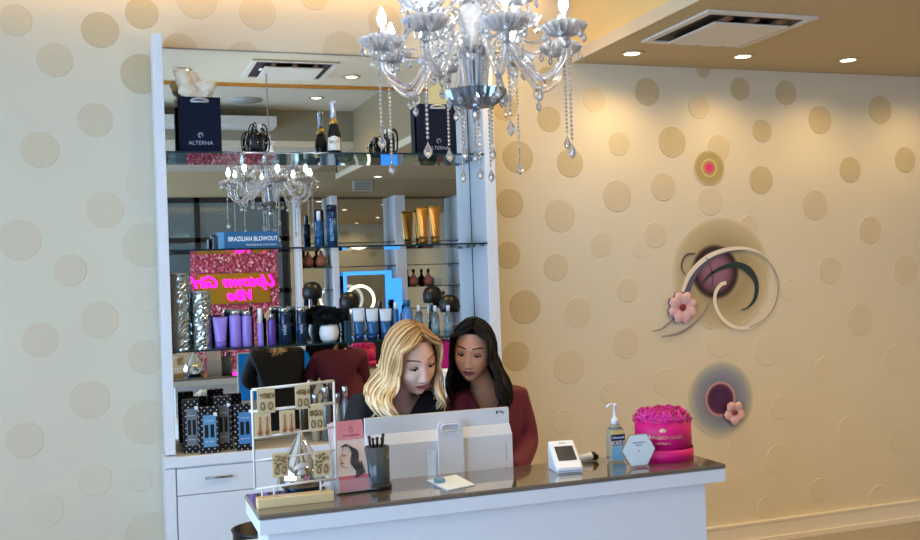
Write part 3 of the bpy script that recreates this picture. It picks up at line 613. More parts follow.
bottle('serum_bottle', 272, 345, 314, 8.5, -.16, z, m_vio, m_silver, 'violet bottle with a narrow silver cap before the navy bottles', 'bottle', 'lilac hair products on the lower shelf', capfrac=.18, capw=.5)
m_nb = mat('ink_navy', (14, 34, 62), .2)
bottle('shampoo_bottle', 285.5, 345, 307.5, 11.5, -.15, z, m_nb, m_silver, 'dark navy bottle with silver cap, left of the navy pair', 'bottle', 'dark navy bottles on the lower shelf', capfrac=.13, capw=.97, mark=(.3, .62, mat('navy_band', (24, 52, 88), .25), 'HAIR', m_pr))
bottle('shampoo_bottle', 302, 344, 307, 10.5, -.15, z, m_nb, m_silver, 'dark navy bottle with silver cap, beside the black ball plant', 'bottle', 'dark navy bottles on the lower shelf', capfrac=.13, capw=.97, mark=(.3, .62, mat('navy_band', (24, 52, 88), .25), 'HAIR', m_pr))
# planter
p = at(329.5, 341, -.15); x, y = p.x, -.15; t = thing('potted_plant', (x, y, z), 'fuzzy black ball plant in a round white pot on the lower shelf', 'plant')
hp = at(329, 324, y).z-z; r = .049; q = MB(); q.lathe([(r*.62, 0), (r*.86, hp*.15), (r, hp*.5), (r*.9, hp*.85), (r*.8, hp), (r*.72, hp*.96), (r*.6, hp*.8)], (x, y, z), 28); q.build('pot', mat('pot_white', (232, 232, 228), .35), t)
rb = .078; cz = z+hp+.035; q = MB(); rn = random.Random(5); q.ell((x, y, cz), (rb*.72, rb*.62, .036), seg=20, rings=12)
for i in range(900):
    d = V((rn.gauss(0, 1), rn.gauss(0, 1), rn.gauss(0, 1)+.1)).normalized(); s_ = V((d.x*rb, d.y*rb*.9, d.z*.05)); e = s_*rn.uniform(.85, 1.12); c_ = d.cross(V((rn.random(), rn.random(), .5))).normalized()*.004
    b0 = V((x, y, cz))+s_*.55; e = V((x, y, cz))+e; q.add([b0-c_, b0+c_, e+c_*.6, e-c_*.6], [(0, 1, 2, 3)])
q.build('foliage', mat('black_foliage', (14, 18, 18), .7), t, recalc=False)
carton('small_box', 346, 352, 341, 321, -.16, z, .03, mat('teal_dark', (20, 58, 74), .4), 'small dark teal box beside the white pot', 'box')
m_tb = mat('tube_blue', (26, 84, 130), .3); m_tw = mat('tube_white', (206, 216, 226), .35)
for px, yb, top, lb in ((359.5, 341, 308, 'white and blue squeeze tube nearest the white pot'), (373, 340, 308.5, 'white and blue squeeze tube in the middle of its row'), (386.5, 339, 308.5, 'white and blue squeeze tube nearest the blue spray bottle')):
    tube_pack(px, yb, top, 12.5, -.17, z, m_tb, m_navy, lb, 'white and blue squeeze tubes', split=m_tw)
bottle('spray_bottle', 396.5, 339, 302, 6, -.16, z, m_tb, m_wht, 'slim blue spray bottle with a white nozzle above the blonde head', 'bottle', capfrac=.2, capw=.6)
bottle('spray_can', 408, 338, 300, 11, -.16, z, mat('sky_blue_can', (74, 126, 184), .3), m_tb, 'wide light blue spray bottle with a domed cap above the blonde head', 'bottle', capfrac=.16, capw=.6, sh='shoulder')
m_clr = mat('clear_plastic', (170, 186, 186), .08, trans=.75)
for px, top, lb in ((419.5, 305, 'clear spray bottle beside the light blue bottle'), (436, 305.5, 'clear spray bottle in the middle of the three'), (449, 305, 'clear spray bottle nearest the dark haired woman')):
    bottle('clear_spray_bottle', px, 337, top, 8.2, -.15, z, m_clr, m_wht, lb, 'bottle', 'clear spray bottles', capfrac=.2, capw=.42, sh='shoulder', mark=(.12, .5, mat('grey_band', (120, 140, 146), .3)))
# ---- on the cabinet
def polka(name):
    m = mat(name, (14, 14, 18), .4); nt = m.node_tree; b_ = nt.nodes['Principled BSDF']
    tc = nt.nodes.new('ShaderNodeTexCoord'); mp = nt.nodes.new('ShaderNodeMapping'); mp.inputs['Scale'].default_value = (52, 52, 52); mp.inputs['Rotation'].default_value = (0, PI/4, 0)
    fr = nt.nodes.new('ShaderNodeVectorMath'); fr.operation = 'FRACTION'; sb = nt.nodes.new('ShaderNodeVectorMath'); sb.operation = 'SUBTRACT'; sb.inputs[1].default_value = (.5, .5, .5)
    mu = nt.nodes.new('ShaderNodeVectorMath'); mu.operation = 'MULTIPLY'; mu.inputs[1].default_value = (1, 0, 1)
    ln = nt.nodes.new('ShaderNodeVectorMath'); ln.operation = 'LENGTH'; lt = nt.nodes.new('ShaderNodeMath'); lt.operation = 'LESS_THAN'; lt.inputs[1].default_value = .15
    mx = nt.nodes.new('ShaderNodeMix'); mx.data_type = 'RGBA'; mx.inputs[6].default_value = lin((14, 14, 18))+(1,); mx.inputs[7].default_value = lin((205, 205, 210))+(1,)
    for a, c in ((tc.outputs['Object'], mp.inputs[0]), (mp.outputs[0], fr.inputs[0]), (fr.outputs[0], sb.inputs[0]), (sb.outputs[0], mu.inputs[0]), (mu.outputs[0], ln.inputs[0]), (ln.outputs['Value'], lt.inputs[0]), (lt.outputs[0], mx.inputs[0]), (mx.outputs[2], b_.inputs['Base Color'])): nt.links.new(a, c)
    return m
m_polka = polka('polka_black')
for x0p, x1p, yb, yt, y, ml, lb, d in ((184, 201, 449, 399.5, -.215, (112, 120, 124), 'large polka dot box with grey label, at the far left behind the small one', .05), (215.5, 233, 446, 396.5, -.215, (104, 112, 118), 'large polka dot box with grey label, behind and between the two blue labelled ones', .05),
      (199.7, 220.5, 452, 407, -.268, (96, 148, 186), 'small polka dot box with light blue label, left of the two', .03), (235.5, 255.5, 449.5, 404, -.268, (74, 130, 182), 'small polka dot box with light blue label, right of the two behind the earring rack', .03)):
    t, x0, x1, h = carton('polka_dot_box', x0p, x1p, yb, yt, y, CT, d, m_polka, lb, 'box', 'black polka dot product boxes'); w_ = x1-x0
    q = MB(); q.box((x0+w_*.2, y-.0012, CT+h*.14), (x1-w_*.17, y-.0002, CT+h*.83)); L = q.build('label_panel', mat('lbl%d' % ml[0], ml, .4), t)
    q = MB(); xm = (x0+x1)/2
    for s in (-1, 1): q.box((xm+s*w_*.14-w_*.09, y-.0022, CT+h*.34), (xm+s*w_*.14+w_*.09, y-.0013, CT+h*.62))
    q.build('pictured_tools', mat('tool_black', (20, 22, 26), .4), t)
    q = MB(); q.fan_wall(x1-w_*.2, CT+h*.84, .009, .009, y-.0026, 0, 16); q.build('sticker', mat('print_white', (236, 240, 244)), t)
    q = MB(); q.text('STYLING SET', w_*.085, face_front((xm, y-.0018, CT+h*.70))); q.text('PRO TOOLS', w_*.08, face_front((xm, y-.0018, CT+h*.25))); q.build('print', mat('print_white', (236, 240, 244)), t)
m_can = mat('grey_can', (112, 116, 118), .3, metal=.5); m_can2 = mat('champagne_can', (172, 160, 140), .3, metal=.4)
for px, yb, top, wpx, y, mc, lb in ((316.5, 437, 394, 9.5, -.17, m_can2, 'short champagne coloured can with rounded cap behind the earring rack'), (327, 439, 386.5, 9.5, -.20, m_can, 'tall grey spray can behind the earring rack frame'), (338.5, 437, 393, 8, -.17, m_can2, 'short champagne coloured can, second from the right'), (346.5, 438, 386, 8.5, -.20, m_can, 'tall grey spray can nearest the blonde woman')):
    bottle('spray_can', px, yb, top, wpx, y, CT, mc, m_silver, lb, 'spray can', 'hair spray cans on the cabinet', capfrac=.2, capw=.62, sh='shoulder')
# magenta bag and white holder between the women
p = at(440, 380, -.2); q = MB()
t = thing('tote_bag', (p.x+.03, -.15, CT), 'magenta satin bag with a rose relief standing on the cabinet between the women', 'bag')
q = MB(); x0, x1, h = p.x-.075, p.x+.085, .455; q.box((x0, -.21, CT), (x1, -.06, CT+h), 0, .02); q.build('body', mat('magenta_satin', (176, 18, 104), .35, noise=.2, nscale=12, bump=.3, bscale=18), t)
q = MB(); cx, cz = x0+.07, CT+.26
for k in range(7):
    rr_ = .008+.0085*k; q.tube([(cx+rr_*math.cos(a*.35+k), -.214, cz+rr_*math.sin(a*.35+k)*.8) for a in range(int(13))], .003, 5)
q.build('rose_relief', mat('magenta_deep', (150, 10, 84), .4), t)
p = at(443, 385, -.26); t = thing('towel_holder', (p.x, -.248, CT), 'white moulded holder in front of the magenta bag', 'holder')
q = MB(); q.box((p.x-.045, -.275, CT), (p.x+.06, -.225, at(443, 369, -.26).z), 0, .014); q.build('body', m_wht, t)
q = MB()
for k in range(4): q.box((p.x-.03+k*.022, -.2765, CT+.16), (p.x-.022+k*.022, -.2755, CT+.28))
q.build('slots', mat('slot_grey', (120, 130, 138), .5), t)
# ================================================================== ON THE COUNTER (z = 1.0)
Z0 = KZ
# rose hat box
y = -2.10; p = at(664, 460, y); x = p.x; r = (at(691, 450, y)-at(636, 450, y)).length/2*.93
t = thing('rose_box', (x, y, Z0), 'round magenta hat box printed with gold lettering, holding the roses', 'flower box'); hb = at(663, 417, y).z-Z0; hl = hb*.30
m_mag = mat('magenta_paper', (214, 10, 112), .5)
q = MB(); q.lathe([(r, 0), (r, hl)], (x, y, Z0), 48); q.lathe([(r*.93, hl-.002), (r, hl)], (x, y, Z0), 48); q.build('base_band', m_mag, t)
q = MB(); q.lathe([(r*.955, hl+.0005), (r*.955, hb), (r*.93, hb), (r*.93, hb-.035), (1e-4, hb-.035)], (x, y, Z0), 48); q.build('drum', m_mag, t)
m_lg = mat('gold_print', (240, 190, 150), .3, metal=.5)
def wrap_text(q, s, size, zc, r, a0):      # lettering bent round the drum
    tmp = MB(); tmp.text(s, size, Matrix.Identity(4), 0, .0003); 
    vs = []
    for v in tmp.v: a = a0 + v.x/r; vs.append((x+(r+v.z+.0006)*math.cos(a), y+(r+v.z+.0006)*math.sin(a), zc+v.y))
    q.add(vs, tmp.f, 0)
a0 = math.atan2(-5-y, -x); q = MB(); wrap_text(q, 'THE MILLION ROSES', .0145, Z0+hb*.60, r*.955, a0+.0); wrap_text(q, 'Los Angeles', .010, Z0+hb*.47, r*.955, a0); 
for k in range(-2, 3):                      # small flower emblem of petals
    tmp = [(.003*math.cos(i*PI/4)*(1.1), .0075+.006*math.sin(i*PI/4)) for i in range(8)]; vs = []
    for u, v_ in tmp:
        c_, s_ = math.cos(k*.5), math.sin(k*.5); uu, vv = u*c_+v_*s_, -u*s_+v_*c_; a = a0+uu/(r*.955); vs.append((x+(r*.955+.0012)*math.cos(a), y+(r*.955+.0012)*math.sin(a), Z0+hb*.73+vv))
    q.add(vs, [tuple(range(8))])
q.build('lettering', m_lg, t)
# roses
m_rose = [mat('rose_magenta', (228, 26, 140), .55, sheen=.4), mat('rose_hot', (240, 60, 160), .55, sheen=.4)]
def make_rose(seed):
    rn = random.Random(seed); q = MB(); R = .0245
    for ring, (n, rad, tilt, hh) in enumerate(((3, .006, .05, .020), (4, .011, .25, .021), (5, .016, .55, .019), (6, .021, .95, .016))):
        for k in range(n):
            a = 2*PI*k/n+ring*.7+rn.uniform(-.15, .15); wd = rad*1.35+.003; G = 6; vs = []
            for i in range(G+1):
                for j in range(5):
                    u = (i/G-.5)*2; v_ = j/4; ww = wd*math.sin(PI*(.25+.6*v_))*u; out = rad*(.55+.45*v_)+math.sin(tilt)*v_*hh*.8+.0035*v_*v_*math.cos(u*2.2); bend = -abs(u)**2*rad*.45
                    vs.append(((out+bend)*math.cos(a)-ww*math.sin(a), (out+bend)*math.sin(a)+ww*math.cos(a), hh*math.cos(tilt*.7)*v_-.004*ring+.0015*math.sin(5*u+seed)))
            q.add(vs, [(i*5+j, (i+1)*5+j, (i+1)*5+j+1, i*5+j+1) for i in range(G) for j in range(4)], rn.choice((0, 0, 1)), True)
    q.lathe([(.001, -.03), (.008, -.02), (.018, -.012), (.016, -.002)], (0, 0, 0), 12, 0)
    return q
rose0 = make_rose(1).build('rose', m_rose, recalc=False); spots = [(0, 0)]+[(math.cos(k*PI/3), math.sin(k*PI/3)) for k in range(6)]; outer = [(2*math.cos(k*PI/6+.2), 2*math.sin(k*PI/6+.2)) for k in range(11)]
names_ = 'centre of the magenta box'
rz = Z0+hb-.003
compass = ['right', 'right rear', 'rear right', 'rear', 'rear left', 'left rear', 'left', 'left front', 'front left', 'front centre', 'front right']
inner = ['right', 'rear right', 'rear left', 'left', 'front left', 'front right']
allr = [(0, 0, 'magenta rose in the very centre of the magenta box')]+[(.034*spots[k+1][0], .034*spots[k+1][1], 'magenta rose of the inner ring in the box, %s of the centre' % inner[k]) for k in range(6)]+[(.0325*outer[k][0], .0325*outer[k][1], 'magenta rose on the rim of the box, at the %s' % compass[k]) for k in range(11)]
rn = random.Random(11)
for i, (dx, dy, lb) in enumerate(allr):
    o = rose0 if i == 0 else rose0.copy()
    if i: COL.objects.link(o)
    o.location = (x+dx, y+dy, rz+.006+rn.uniform(-.002, .004)+.004*(1-(dx*dx+dy*dy)/.0045)); o.rotation_euler = (-dy*5, dx*5, rn.uniform(0, 6)); o.scale = (1.08, 1.08, 1.3)
    tag(o, lb, 'rose', 'magenta roses in the hat box')
# hex sign
y = -2.203; p = at(638.5, 445, y); x = p.x; rh = (at(638, 428, y).z-at(638, 461, y).z)/2; cz = Z0+rh+.004
t = thing('hexagonal_sign', (x, y, Z0), 'small white hexagonal acrylic sign with a gold edge before the magenta box', 'sign')
def hexa(rad, y0, y1, m, q): q.prism([(x+rad*1.17*math.cos(PI/3*k), y0, cz+rad*1.12*math.sin(PI/3*k)) for k in range(6)], (0, y1-y0, 0), m)
q = MB(); hexa(rh, y+.001, y+.004, 0, q); q.build('gold_edge', mat('gold_edge', (196, 160, 100), .3, metal=.7), t)
q = MB(); hexa(rh*.95, y-.001, y+.0005, 0, q); q.build('face', mat('sign_white', (226, 238, 242), .25), t)
q = MB(); q.text('FOLLOW US', .0075, face_front((x, y-.0014, cz+rh*.45))); q.text('thank you', .0055, face_front((x, y-.0014, cz+rh*.3))); q.build('print', mat('print_slate', (110, 120, 130)), t)
q = MB(); q.ell((x, y-.0016, cz-.002), (.0028, .0006, .0028), seg=10, rings=6); q.build('heart_dot', mat('print_pink', (230, 110, 130)), t)
q = MB(); q.box((x-.03, y-.012, Z0), (x+.03, y+.02, Z0+.006), 0, .001); q.build('foot', mat('acrylic', (226, 236, 240), .03, alpha=.22), t)
# hand sanitiser
y = -2.07; p = at(616, 455, y); x = p.x; t = thing('sanitizer_bottle', (x, y, Z0), 'clear pump bottle of hand sanitizer behind the hexagonal sign', 'bottle')
hb = at(616, 424, y).z-Z0; hw = (at(624, 440, y)-at(608, 440, y)).length/2
q = MB(); q.box((x-hw, y-.018, Z0), (x+hw, y+.018, Z0+hb*.9), 0, .009); q.lathe([(.018, hb*.88), (.014, hb*.97), (.011, hb)], (x, y, Z0), 20, sx=1.3); q.build('body', mat('clear_gel', (214, 232, 238), .05, trans=.85, ior=1.12), t)
q = MB(); q.box((x-hw*.82, y-.0192, Z0+.006), (x+hw*.82, y-.0184, Z0+hb*.42)); q.build('blue_label', mat('label_sky', (130, 196, 226), .4), t)
q = MB(); q.box((x-hw*.85, y-.0194, Z0+hb*.58), (x+hw*.85, y-.0186, Z0+hb*.74)); q.box((x-hw*.7, y-.0194, Z0+hb*.45), (x+hw*.7, y-.0186, Z0+hb*.55)); q.build('navy_label', mat('label_navy', (34, 44, 84), .4), t)
q = MB(); q.box((x-hw*.8, y-.0192, Z0+hb*.75), (x+hw*.8, y-.0184, Z0+hb*.84)); q.build('yellow_label', mat('label_yellow', (236, 206, 120), .4), t)
q = MB(); q.text('PURELL', hw*.5, face_front((x, y-.0197, Z0+hb*.5))); q.text('Advanced', hw*.36, face_front((x, y-.0199, Z0+hb*.66))); q.build('print', mat('print_white', (236, 240, 244)), t)
zt = at(616, 403, y).z-Z0
q = MB(); q.lathe([(.0125, hb+.0005), (.0125, hb+.018), (.007, hb+.022), (.0045, hb+.024), (.0045, zt-.012), (.008, zt-.010), (.008, zt-.001), (1e-4, zt)], (x, y, Z0), 18); q.tube([(x, y, Z0+zt-.004), (x-.022, y-.004, Z0+zt-.004), (x-.03, y-.005, Z0+zt-.011)], [.005, .0042, .0035], 10); q.build('pump', m_wht, t)
# payment terminal
y = -2.12; p = at(567, 470, y); t = thing('card_terminal', (p.x, y, Z0), 'white card payment terminal tilted on the counter', 'payment terminal')
ROT = Matrix.Translation((p.x-.012, -2.17, Z0)) @ Matrix.Rotation(math.radians(-8), 4, 'Z') @ Matrix.Rotation(math.radians(38), 4, 'X') @ Matrix.Rotation(math.radians(0), 4, 'Y')
q = MB(); q.xf = ROT; q.box((-.043, .004, .0), (.043, .128, .014), 0, .006); q.build('body', m_wht, t)
q = MB(); q.xf = ROT; q.box((-.030, .038, .0142), (.030, .098, .0155), 0, .0005); q.build('screen', mat('dark_screen', (40, 44, 48), .15), t)
q = MB(); q.xf = Matrix.Translation((p.x-.012, -2.17, Z0)) @ Matrix.Rotation(math.radians(-8), 4, 'Z'); q.prism([(-.042, .0, .001), (-.042, .098, .001), (-.042, .096, .072)], (.084, 0, 0)); q.build('rear_wedge', mat('wedge_white', (214, 220, 224), .4), t)
q = MB(); q.xf = ROT; q.text('store', .010, Matrix.Translation((0, .112, .0143))); q.build('print', mat('print_grey', (130, 136, 140)), t)
y = -2.03; p = at(588, 455, y); t = thing('barcode_scanner', (p.x, y, Z0), 'small white and black scanner lying behind the card terminal', 'scanner')
q = MB(); q.tube([(p.x-.03, y, Z0+.013), (p.x+.0, y, Z0+.014), (p.x+.012, y, Z0+.016)], [.012, .013, .015], 14); q.build('body', m_wht, t)
q = MB(); q.tube([(p.x+.0125, y, Z0+.016), (p.x+.02, y, Z0+.0155), (p.x+.034, y, Z0+.0095)], [.0155, .015, .009], 14); q.build('head', m_black, t)
q = MB(); q.tube(catmull([V((p.x-.03, y, Z0+.008)), V((p.x-.06, y+.02, Z0+.004)), V((p.x-.08, y+.035, Z0+.004))], 5), .0025, 6); q.build('cord', m_wht, t)
# acrylic sign stand and papers
y = -2.1; a, c, d, e = onz(427, 481, Z0), onz(456, 475.5, Z0), onz(475, 485.5, Z0), onz(448, 491, Z0)
q = MB(); q.prism([a+V((0, 0, .0005)), e+V((0, 0, .0005)), d+V((0, 0, .0005)), c+V((0, 0, .0005))], (0, 0, .0025)); 
tag(q.build('paper_stack', mat('paper_white', (222, 232, 240), .5), loc=(a+d)/2), 'white papers lying flat on the counter before the monitor', 'paper')
y = -2.12; p = at(436, 481, y); t = thing('acrylic_stand', (p.x, y, Z0+.003), 'clear acrylic stand with a small foot on the papers', 'sign stand'); q = MB()
zt = at(430, 451, y).z; q.box((p.x-.022, y+.006, Z0+.0035), (p.x+.004, y+.0085, zt), 0, .001); q.build('upright', mat('acrylic', (226, 236, 240), .03, alpha=.22), t)
q = MB(); q.box((p.x-.006, y-.014, Z0+.0035), (p.x+.026, y+.0055, Z0+.016), 0, .002); q.build('foot', mat('acrylic_blue', (130, 176, 200), .08, trans=.6), t)
q = MB(); q.ell((p.x-.015, y+.0055, zt-.008), (.002, .0008, .002), seg=8, rings=6); q.build('rivet', m_black, t)
# pen cup
y = -2.10; p = at(378, 483, y); x = p.x; r = .036; hc = at(378, 446, y).z-Z0
t = thing('pen_cup', (x, y, Z0), 'dark smoked ribbed pen cup beside the white monitor', 'pen cup')
q = MB(); q.lathe([(r*1.12, 0), (r*1.15, .006), (r*1.1, .016)], (x, y, Z0), 28); q.build('base', m_black, t)
q = MB(); q.lathe([(r*.96, .0165), (r, .02), (r*1.02, hc), (r*.93, hc), (r*.90, .03), (1e-4, .028)], (x, y, Z0), 40, flute=.035, fn=10); q.build('cup', mat('smoked_glass', (92, 100, 102), .12, trans=.45), t)
rn = random.Random(2)
for i, (dx, dy, hh, rgb, lb) in enumerate(((-.018, .006, .155, (30, 40, 90), 'blue pen at the left of the pen cup'), (-.012, -.008, .15, (24, 26, 34), 'black pen beside the blue pen in the cup'), (.004, .01, .148, (60, 44, 40), 'brown pen in the middle of the pen cup'), (.014, -.004, .15, (20, 20, 24), 'black pen at the right of the pen cup'), (.02, .008, .158, (30, 30, 34), 'dark tall pen at the far right of the pen cup'))):
    P0 = V((x+dx*.6, y+dy*.6, Z0+.034)); P1 = V((x+dx*1.15, y+dy*1.15, Z0+hh)); d = (P1-P0).normalized()
    t = thing('pen', P0, lb, 'pen', 'pens in the smoked cup'); q = MB(); q.tube([P0, P0+d*(hh-.06)], .0036, 8); q.build('barrel', mat('pen%d' % rgb[2], rgb, .3), t)
    q = MB(); q.tube([P0+d*(hh-.0595), P0+d*(hh-.034)], [.0042, .0036], 8); q.ell(P0+d*(hh-.036), .0055, seg=8, rings=6); q.build('end_cap', m_black, t)
# brochure rack
y = -2.13; p = at(352, 490, y); x = p.x; t = thing('brochure_holder', (x, y, Z0), 'clear acrylic brochure holder left of the pen cup', 'holder'); m_ac = mat('acrylic', (220, 230, 232))
tilt = math.radians(-14); BR = Matrix.Translation((x+.008, y+.0, Z0+.006)) @ Matrix.Rotation(math.radians(6), 4, 'Z') @ Matrix.Rotation(tilt, 4, 'X')
q = MB(); q.xf = BR; q.box((-.052, .055, 0), (.052, .0575, .12)); q.box((-.052, -.004, -.002), (.052, .0548, .0)); q.build('back_plate', m_ac, t)
q = MB(); q.xf = BR; q.box((-.052, -.0065, -.002), (.052, -.0045, .035)); q.build('front_lip', m_ac, t)
for s in (-.0545, .0525):
    q = MB(); q.xf = BR; q.box((s, -.0065, -.002), (s+.002, .0575, .055)); q.build('side_plate', m_ac, t)
HB = .205
for i in range(4):
    dy = .0465-.0152*i; lb = ['pink edged brochure at the very back of the acrylic holder', 'pink edged brochure third from the front of the holder', 'pink edged brochure right behind the front one', 'front brochure with a line drawing of a face with flowing hair'][i]
    if i < 3: sx = -.012
    else: sx = 0
    t = thing('brochure', BR @ V((sx, dy, .002)), lb, 'brochure', 'brochures in the acrylic holder'); q = MB(); q.xf = BR; q.box((-.046+sx*.0, dy-.005, .001), (.046, dy+.004, HB)); q.build('pages', mat('brochure_paper', (226, 206, 196), .5), t)
    q = MB(); q.xf = BR; q.box((-.046, dy-.0062, .15), (.046, dy-.0051, HB)); q.build('pink_header', mat('brochure_pink', (220, 140, 150), .5), t)
    if i == 3:
        q = MB(); q.xf = BR; q.box((-.046, dy-.0062, .001), (.046, dy-.0051, .045)); q.build('pink_footer', mat('brochure_rose', (196, 104, 116), .5), t)
        def bp(pts): return [V((u, dy-.0072, v_)) for u, v_ in pts]
        q = MB(); q.xf = BR
        for k in range(7): q.tube(catmull(bp([(-.030+.002*k, .128+.001*k), (-.012+.003*k, .136-.002*k), (.002+.003*k, .112), (-.004+.004*k, .082), (.010+.004*k, .056), (.004+.005*k, .036+.002*k)]), 6), .0014, 5)
        for k in range(3): q.tube(catmull(bp([(.014+.003*k, .062), (.026, .072+.006*k), (.032, .066), (.028, .058)]), 5), .0009, 5)
        q.build('hair_drawing', mat('ink_dark', (62, 64, 60), .5), t)
        q = MB(); q.xf = BR; q.tube(catmull(bp([(-.022, .126), (-.030, .108), (-.037, .096), (-.031, .09), (-.035, .083), (-.029, .072), (-.016, .068)]), 6), .0006, 5)
        q.tube(catmull(bp([(-.028, .104), (-.022, .106), (-.016, .103)]), 4), .001, 5); q.tube(catmull(bp([(-.035, .082), (-.030, .084), (-.026, .082)]), 4), .0012, 5); q.build('face_drawing', mat('ink_line', (110, 60, 70), .5), t)
        q = MB(); q.xf = BR; q.text('hair extensions', .0085, Matrix.Translation((.006, dy-.0067, .162)) @ RX90); q.tube([BRp for BRp in bp([(.006+.007*math.cos(a*PI/6), .178+.007*math.sin(a*PI/6)) for a in range(13)])], .0005, 4); q.build('print', mat('print_rose', (150, 70, 90)), t)
# teardrop chrome ornament
y = -2.06; x = at(301.5, 480, y).x; zt = at(303, 430, y).z-Z0; rr_ = (at(326, 465, y)-at(278, 465, y)).length/2
t = thing('teardrop_ornament', (x, y, Z0), 'mirrored chrome teardrop ornament on a dark disc behind the earring rack', 'ornament')
q = MB(); q.lathe([(.062, 0), (.064, .004), (.058, .009), (.05, .012)], (x, y, Z0), 36); q.build('base_disc', mat('dark_blue_metal', (40, 60, 84), .15, metal=.7), t)
q = MB(); pf = []
for f, rq in ((0, .62), (.04, .78), (.10, .92), (.18, 1.), (.26, 1.), (.35, .95), (.45, .84), (.55, .69), (.65, .53), (.75, .37), (.84, .24), (.92, .13), (1, .03)): pf.append((rr_*rq, .0125+(zt-.0125)*f))
q.lathe(pf, (x, y, Z0), 48); q.build('teardrop', m_chrome, t)
# earring rack
y = -2.185; yb = y-.022; XA, XB = at(258, 505, yb).x, at(334, 497, yb).x
t = thing('earring_rack', ((XA+XB)/2, y, Z0), 'white wire earring rack on a pale wooden block at the left end of the counter', 'earring rack')
q = MB(); q.box((XA, yb, Z0), (XB, y+.022, Z0+.026), 0, .001); q.build('wood_base', mat('pale_pine', (226, 196, 144), .5, noise=.08, nscale=30), t)
m_wire = mat('white_wire', (222, 218, 208), .4)
def P(px, py): return at(px, py, y)
q = MB(); rw_ = .0032; TL, TR, BR_, BL = P(251.7, 390), P(333.5, 381), P(336.5, 478), P(255, 489)
for p0, p1, rad in ((TL, TR, .0042), (TR, BR_, .0036), (BR_, BL, .0034), (BL, TL, .0036), (P(252.5, 411.5), P(334, 403), .0042), (P(253, 438), P(334.5, 427), .003), (P(254, 461), P(335.5, 450), .003)): q.tube([p0, p1], rad, 6)
q.build('frame', m_wire, t)
q = MB()
for px in (262, 274, 320.5): a = P(px, 489-(px-255)*.135); q.tube([a, (a.x, y, Z0+.0265)], .0028, 6)
q.build('posts', m_wire, t)
m_kraft = mat('kraft_card', (208, 184, 140), .6); m_ag = mat('antique_gold', (140, 108, 60), .35, metal=.5); m_rg = mat('rose_gold', (206, 120, 84), .35, metal=.4)
cards = [(257, 275, 388, 413, 0, 'top left card of flower drop earrings'), (295, 310, 385, 409, 0, 'top right card of flower drop earrings'), (254.5, 271, 412.5, 437, 1, 'left card of rose gold tassel earrings, second row'), (279.5, 295, 410, 433.5, 1, 'middle card of rose gold tassel earrings, second row'), (308.5, 323.5, 405, 431, 0, 'right card of flower drop earrings in the second row'), (272, 288, 452.5, 477, 2, 'lower left card of patterned earrings'), (313.6, 330, 450.5, 476.5, 2, 'lower right card of patterned earrings')]
for a, c_, t0, b0, kind, lb in cards:
    p0, p1 = at(a, (t0+b0)/2, y-.006), at(c_, (t0+b0)/2, y-.006); zt_, zb_ = at((a+c_)/2, t0, y-.006).z, at((a+c_)/2, b0, y-.006).z; xm = (p0.x+p1.x)/2; w_ = p1.x-p0.x; hh = zt_-zb_
    ct = thing('earring_card', (xm, y-.006, zb_), lb+' on the rack', 'earrings', 'earring cards on the rack')
    q = MB(); q.box((p0.x, y-.0075, zb_), (p1.x, y-.0058, zt_), 0, .0006); q.build('card', m_kraft, ct)
    for s in (-1, 1):
        q = MB(); ex = xm+s*w_*.22; yy = y-.0105; rn = random.Random(int(a)+s)
        if kind == 1:
            q.ell((ex, yy, zt_-hh*.2), .0022, seg=8, rings=6); q.tube([(ex, yy, zt_-hh*.2), (ex, yy, zb_+hh*.4)], .0016, 6)
            for k in range(-3, 4): q.tube([(ex, yy, zb_+hh*.42), (ex+k*.0017, yy, zb_+hh*(.05+.03*abs(k)))], .0011, 5)
        else:
            for k in range(16): aa = rn.uniform(0, 6.28); q.ell((ex+rn.uniform(-1, 1)*w_*.2, yy, zt_-hh*(rn.uniform(.2, .4) if kind == 0 else rn.uniform(.1, .55))), rn.uniform(.0015, .003), seg=6, rings=5)
            for k in range(2): q.tube([(ex+.005*math.cos(i*PI/5)*(1+.2*k), yy, zb_+hh*(.28)+.009*math.sin(i*PI/5)*(1+.25*k)) for i in range(11)], .0009, 5)
        q.build('earring', m_rg if kind == 1 else m_ag, ct)
# ================================================================== BEHIND THE LEDGE
# monitor
MY = -1.80; pl, pr = at(365, 419, MY), at(508.5, 407, MY); zt = (pl.z+pr.z)/2; xl, xr = pl.x, pr.x; zb = .80
t = thing('computer_monitor', ((xl+xr)/2, MY, .7445), 'large white desktop monitor seen from behind', 'monitor')
m_mon = mat('monitor_white', (222, 224, 228), .3); prof = [(MY+.018, zb), (MY-.024, zb), (MY-.024, zt-.088), (MY-.004, zt-.058), (MY, zt-.055), (MY, zt), (MY+.018, zt)]
q = MB(); q.prism([(xl, a, b_) for a, b_ in prof], (xr-xl, 0, 0)); q.build('housing', m_mon, t)
q = MB(); q.box((xl+.008, MY+.0182, zb+.05), (xr-.008, MY+.0195, zt-.008)); q.build('screen', mat('screen_blue', (10, 84, 148), .2, emit=.8), t)
q = MB(); xm = at(450, 440, MY-.04).x; z0, z1 = .7455, at(450, 421, MY-.045).z; W2 = .044
pts = [(xm-W2, z0), (xm+W2, z0), (xm+W2, z1-.018), (xm+W2-.005, z1-.006), (xm+W2-.016, z1), (xm-W2+.016, z1), (xm-W2+.005, z1-.006), (xm-W2, z1-.018)]
q.prism([(a, MY-.05, b_) for a, b_ in pts], (0, .008, 0)); q.box((xm-.03, MY-.0415, z1-.11), (xm+.03, MY-.0245, z1-.05)); st = q.build('stand', m_mon, t)
hz = z1-.021; q = MB(); pts = []
